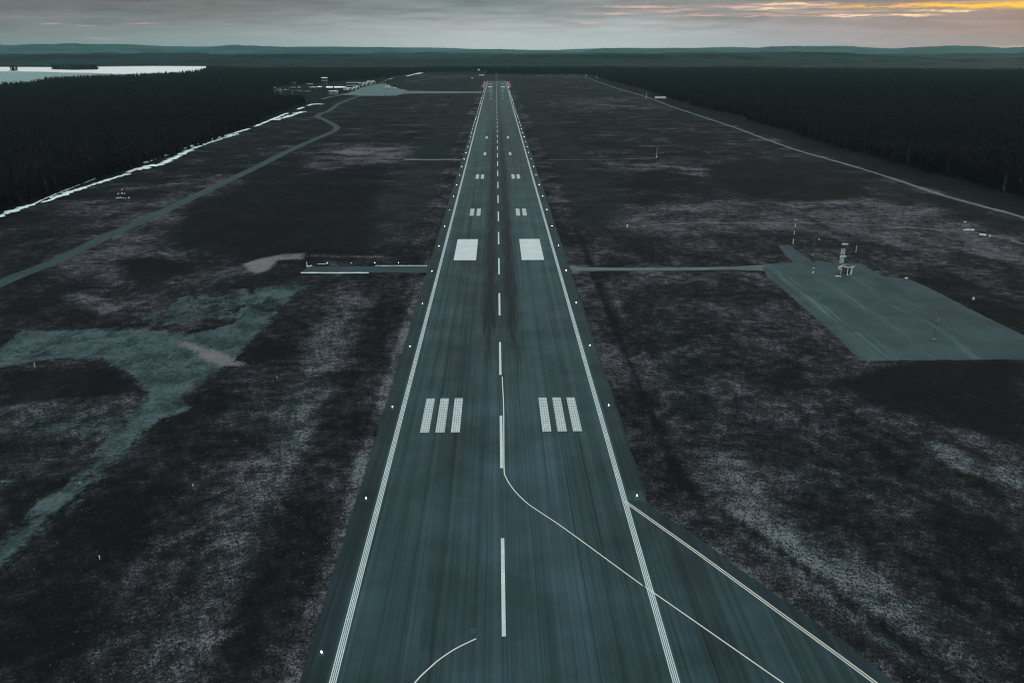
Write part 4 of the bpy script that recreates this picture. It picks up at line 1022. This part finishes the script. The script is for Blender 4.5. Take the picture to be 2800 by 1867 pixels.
e2 = MB(); e2.box((0, 0, .35), (2.3, .9, .12)); e2.box((-.95, 0, .15), (.15, .8, .3)); e2.box((.95, 0, .15), (.15, .8, .3)); o = e2.build('bench', M['metal']); o.location = (*g(2292, 757.5), .014); o.rotation_euler = (0, 0, -.08)
tag(o, 'low white slab bench on the pad at the left foot of the hut', 'bench')
# ------------------------------------------------------------------ white bales at the right
def bale(px, py, L, r, rz, label):
    mb = MB(); n = 10; vs = []
    prof = [(-L / 2, r * .82), (-L / 2 + .12, r), (L / 2 - .12, r), (L / 2, r * .82)]
    for xx, rr_ in prof:
        for i in range(n):
            a = 2 * math.pi * i / n; vs.append((xx, rr_ * math.cos(a) * (1 + random.gauss(0, .02)), r * .95 + rr_ * math.sin(a)))
    fs = []
    for k in range(3):
        for i in range(n): j = (i + 1) % n; fs.append((k * n + i, k * n + j, (k + 1) * n + j, (k + 1) * n + i))
    fs += [tuple(range(n))[::-1], tuple(range(3 * n, 4 * n))]
    o = MB().add(vs, fs).build('wrapped_bale', M['metal']); o.location = (*g(px, py), 0); o.rotation_euler = (0, 0, rz); tag(o, label, 'bale', 'white wrapped bales at the far right')
bale(2636.8, 631, 1.0, .45, 0, 'smallest white bale at the left end of the upper row at the right edge')
bale(2643.5, 631, 1.3, .5, .1, 'white bale, second from the left in the upper row at the right edge')
bale(2649.5, 631, 1.3, .5, 0, 'white bale, third from the left in the upper row at the right edge')
bale(2658.8, 632, 1.5, .6, -.3, 'largest white bale, at the right end of the upper row')
bale(2682, 644.5, 1.5, .55, -.15, 'left one of the two touching white bales in the lower row')
bale(2691, 646, 1.6, .6, -.45, 'right one of the two touching white bales in the lower row')
bale(2706, 647.5, 1.2, .45, .9, 'lone tilted white bale at the right end of the lower row')
bale(2638.6, 609, 1.2, .4, 0, 'lone dull white bale in the dark field above the upper row')
# ------------------------------------------------------------------ buildings
def building(px, py, w_, dp, h, label, roof='flat', rz=0.0, wall='wall', rf='roof_white', nwin=4, cat='building', name='airport_building', door=True):
    x, y_ = g(px, py); e = empty(name, (x, y_ + dp / 2, 0), rz, label, cat)
    MB().box((0, 0, h / 2), (w_, dp, h)).build('wall', M[wall], e)
    if roof == 'flat':
        o = MB(); o.box((0, 0, h + .35), (w_ + 1.0, dp + 1.0, .7)); o.box((w_ * .2, 0, h + 1.1), (w_ * .15, dp * .3, .8)); o.build('roof', M[rf], e)
    elif roof == 'gable':
        a, c_, z1 = w_ / 2 + .6, dp / 2 + .8, h + dp * .22
        MB().add([(-a, -c_, h), (a, -c_, h), (a, c_, h), (-a, c_, h), (-a, 0, z1), (a, 0, z1)], [(0, 1, 5, 4), (2, 3, 4, 5), (1, 2, 5), (3, 0, 4), (3, 2, 1, 0)]).build('roof', M[rf], e)
    elif roof == 'arch':      # barrel roof, axis along x
        n = 10; vs = []
        for s in (-1, 1):
            for i in range(n + 1):
                t_ = math.pi * i / n; vs.append((s * (w_ / 2 + .5), -math.cos(t_) * (dp / 2 + .5), h * .35 + math.sin(t_) * (h * .9)))
        fs = [(i, i + 1, n + 2 + i, n + 1 + i) for i in range(n)] + [tuple(range(n + 1))[::-1], tuple(range(n + 1, 2 * n + 2))]
        MB().add(vs, fs).build('roof', M[rf], e)
        mb = MB()
        for i in range(n):
            t0, t1 = math.pi * i / n, math.pi * (i + 1) / n
            mb.tube((w_ / 2 + .9, -math.cos(t0) * (dp / 2 + .6), h * .35 + math.sin(t0) * h * .93), (w_ / 2 + .9, -math.cos(t1) * (dp / 2 + .6), h * .35 + math.sin(t1) * h * .93), 1.0, 1.0, 5)
        mb.build('arch_trim', M['metal'], e)
        MB().box((w_ / 2 + .62, 0, h * .45), (.2, dp * .62, h * .9)).build('hangar_door', M['dark'], e)
        nwin = 0; door = False
    for k in range(nwin):
        xx = -w_ / 2 + w_ * (k + .5) / nwin
        o = MB().box((xx, -dp / 2 - .06, h * .6), (w_ / nwin * .6, .12, h * .32)).build('window', M['glass'], e)
    if door: MB().box((w_ * .5 / max(1, nwin) * 0 + w_ * .02, -dp / 2 - .1, 1.2), (1.8, .2, 2.4)).build('door', M['dark'], e)
    return e
x, y_ = g(889, 240); e = empty('control_tower', (x, y_, 0), 0, 'control tower rising above the airport buildings with two pale bands around its cab', 'control tower')
MB().box((0, 0, 8.5), (11, 11, 17)).build('shaft', M['wall_dark'], e)
MB().lathe([(7.6, 17), (8.8, 17.4), (8.8, 19.2), (8.2, 19.4)], 8).build('gallery', M['wall'], e)
MB().lathe([(7.4, 19.4), (8.3, 23.6)], 8).build('cab_glass', M['glass'], e)
MB().lathe([(8.9, 23.6), (9.1, 24.2), (8.8, 25.6), (2, 26.1)], 8).build('roof', M['roof_white'], e); MB().tube((0, 0, 26), (0, 0, 30), .15, .08, 6).build('antenna', M['grey_metal'], e)
building(911, 257, 19, 12, 5.5, 'white-roofed building with pale frame nearest the apron road, in front of the tower', 'flat', 0, 'wall', 'roof_white', 3)
building(900, 246, 16, 14, 5, 'low building with bright gabled roof right below the control tower', 'gable', .2, 'wall_dark', 'roof_white', 3)
building(928, 246, 26, 14, 5, 'long dark building with pale roof right of the tower foot', 'gable', 0, 'wall_dark', 'roof_white', 4)
building(966, 233, 40, 22, 6, 'long dark hangar block with rosy roof behind the arched hangars', 'flat', 0, 'wall_dark', 'roof_pink', 5, 'hangar', 'hangar_block')
building(962, 240, 30, 12, 5, 'low dark shed with rosy roof in front of the long hangar block', 'flat', 0, 'wall_dark', 'roof_pink', 4, 'shed', 'shed')
building(855, 244, 17, 10, 4, 'low flat pale-roofed building left of the control tower', 'flat', 0, 'wall_dark', 'roof_white', 3)
building(846, 238, 14, 12, 7, 'dark box-like building with grey roof behind the car park', 'flat', 0, 'wall_dark', 'roof_pink', 2)
building(874, 243, 9, 9, 4, 'small hut with bright roof directly left of the tower foot', 'gable', -.4, 'wall_dark', 'roof_white', 1, 'hut', 'small_hut')
building(800, 232, 18, 12, 5, 'dull green-grey roofed building at the forest edge behind the car park', 'flat', 0, 'wall_dark', 'roof_grey', 3)
building(945, 247, 12, 10, 5, 'small rosy-walled building between the tower group and the lower hangars', 'gable', .3, 'roof_pink', 'wall', 1)
building(988, 238.5, 14, 19, 8, 'arched hangar nearest the viewer in the upper row, open toward the apron', 'arch', -.35, 'wall_dark', 'roof_grey', 0, 'hangar', 'arched_hangar')
building(999, 235.5, 14, 19, 8, 'middle arched hangar in the upper row beside the apron', 'arch', -.35, 'wall_dark', 'roof_grey', 0, 'hangar', 'arched_hangar')
building(1012, 232, 18, 22, 8, 'arched hangar with rosy roof at the far end of the row', 'arch', -.35, 'wall_dark', 'roof_pink', 0, 'hangar', 'arched_hangar')
building(972, 245, 10, 16, 6, 'small arched hangar at the right end of the lower row', 'arch', -.35, 'wall_dark', 'wall', 0, 'hangar', 'arched_hangar')
building(962, 248.5, 9, 14, 5.5, 'small arched hangar in the middle of the lower row', 'arch', -.35, 'wall_dark', 'wall', 0, 'hangar', 'arched_hangar')
building(950, 249.5, 9, 14, 5.5, 'small arched hangar at the left end of the lower row', 'arch', -.35, 'wall_dark', 'roof_pink', 0, 'hangar', 'arched_hangar')
building(1059, 241, 11.5, 8, 3.6, 'small white shed standing alone across the apron', 'flat', 0, 'metal', 'roof_white', 2, 'shed', 'white_shed')
building(1806, 270.5, 21, 5, 2.4, 'long low white shed beyond the right gravel road', 'gable', 0, 'wall', 'roof_white', 5, 'shed', 'long_shed')
building(1291, 193.5, 16, 9, 5, 'small pale house among the trees beyond the runway, left one of two', 'gable', 0, 'wall', 'roof_white', 2, 'house', 'farmhouse')
building(1311, 194.0, 14, 9, 5, 'small pale house among the trees beyond the runway, right one of two', 'gable', .3, 'wall', 'roof_white', 2, 'house', 'farmhouse')
building(1317, 207.5, 20, 6, 3, 'low white hut in the dark clearing just beyond the runway end', 'flat', 0, 'metal', 'roof_white', 2, 'hut', 'small_hut')
building(1291.5, 216.5, 5, 5, 4, 'tiny white hut left of the runway end', 'flat', 0, 'metal', 'roof_white', 1, 'hut', 'small_hut')
# van on the apron
x, y_ = g(1080, 242.5); e = empty('parked_van', (x, y_, 0), .5, 'small white van parked right of the white shed on the apron', 'van')
o = MB(); o.box((0, 0, 1.5), (5.6, 2.2, 2.2)); o.box((3.2, 0, 1.05), (1.2, 2.1, 1.2)); o.build('body', M['metal'], e)
MB().box((3.0, 0, 1.95), (.7, 1.9, .6)).build('windscreen', M['glass'], e)
for sx in (-1.8, 2.3):
    for sy in (-1.05, 1.05): MB().tube((sx, sy - .12, .4), (sx, sy + .12, .4), .42, .42, 10).build('wheel', M['dark'], e)
# car park
def car():
    mb = MB(); mb.box((0, 0, .65), (4.4, 1.8, .75)); mb.add([(-1.5, -.8, 1.02), (1.1, -.8, 1.02), (1.1, .8, 1.02), (-1.5, .8, 1.02), (-1.1, -.7, 1.55), (.5, -.7, 1.55), (.5, .7, 1.55), (-1.1, .7, 1.55)], [(4, 5, 6, 7), (0, 1, 5, 4), (1, 2, 6, 5), (2, 3, 7, 6), (3, 0, 4, 7)])
    for sx in (-1.4, 1.4):
        for sy in (-.85, .85): mb.tube((sx, sy - .1, .34), (sx, sy + .1, .34), .34, .34, 8)
    return mb
c1, c2 = car().build('parked_car', M['carwhite']), car().build('parked_car', M['carteal'])
spots = []
for px, py, mt in [(752,241,0),(758,246,0),(762,246,1),(766,245.5,0),(770,246.5,1),(753,250,1),(765,251,1),(770,251,0),(779,246,0),(781,247,0),(789,246,1),(795,241,1),(798,240,0),(804,240,0),(808,240.5,1),(817,239.5,0),(819,241,0),(812,248,1),(816,250,1),(820,251,1),(800,250,1),(799,257,1),(766,259,1),(824,249,1),(832,251,1),(837,251,1),(842,251,0),(848,250,1)]:
    src = (c1, c2)[mt]
    if src in spots: o = src.copy(); COL.objects.link(o)
    else: o = src; spots.append(src)
    o.location = (*g(px + random.uniform(-.6, .6), py), 0); o.rotation_euler = (0, 0, random.choice((0, 1.57, .4)) + random.uniform(-.1, .1)); o.scale = (1.15, 1.15, 1.15)
    tag(o, 'tiny pale car in the distant car park left of the control tower' if mt == 0 else 'tiny greyish car in the distant car park left of the control tower', 'car', ('pale' if mt == 0 else 'greyish') + ' cars in the distant car park')
# approach lights beyond the far end
AL = ['nearest approach light bar just beyond the far runway end', 'second approach light bar beyond the far runway end', 'third approach light bar beyond the far runway end', 'farthest approach light bar beyond the runway end']
for k in range(4):
    e = empty('approach_light', (0, 2720 + k * 90, 0), 0, AL[k], 'approach light', 'approach light bars')
    for sx in (-2, 2): MB().tube((sx, 0, 0), (sx, 0, 3 + k * 2.2), .3, .2, 6).build('leg', M['wall'], e)
    MB().box((0, 0, 3.2 + k * 2.2), (7, .5, .4)).build('crossbar', M['wall'], e)
# ------------------------------------------------------------------ haze
HX, HY0, HY1, HZ = 24500, -3000, 23500, 340
mb = MB().box((0, (HY0 + HY1) / 2, (HZ - 27) / 2), (2 * HX, HY1 - HY0, HZ + 27))
hz = mb.build('haze', None); tag(hz, 'thin bluish air haze over the whole valley', 'haze', kind='stuff')
hm_ = bpy.data.materials.new('haze_air'); hm_.use_nodes = True; hn_ = hm_.node_tree; hn_.nodes.clear()
ho = hn_.nodes.new('ShaderNodeOutputMaterial'); pv_ = hn_.nodes.new('ShaderNodeVolumePrincipled')
pv_.inputs['Color'].default_value = (.46, .90, .92, 1); pv_.inputs['Density'].default_value = 1.5e-5; pv_.inputs['Anisotropy'].default_value = .1
hn_.links.new(pv_.outputs[0], ho.inputs['Volume']); hz.data.materials.append(hm_)
# ------------------------------------------------------------------ render
SC.view_settings.view_transform = 'Standard'; SC.view_settings.look = 'None'; SC.view_settings.exposure = 0; SC.view_settings.gamma = 1
SC.render.engine = 'CYCLES'; SC.cycles.max_bounces = 4; SC.cycles.volume_bounces = 0; SC.cycles.use_denoising = True
SC.cycles.filter_width = 1.15; SC.cycles.diffuse_bounces = 2; SC.cycles.glossy_bounces = 2
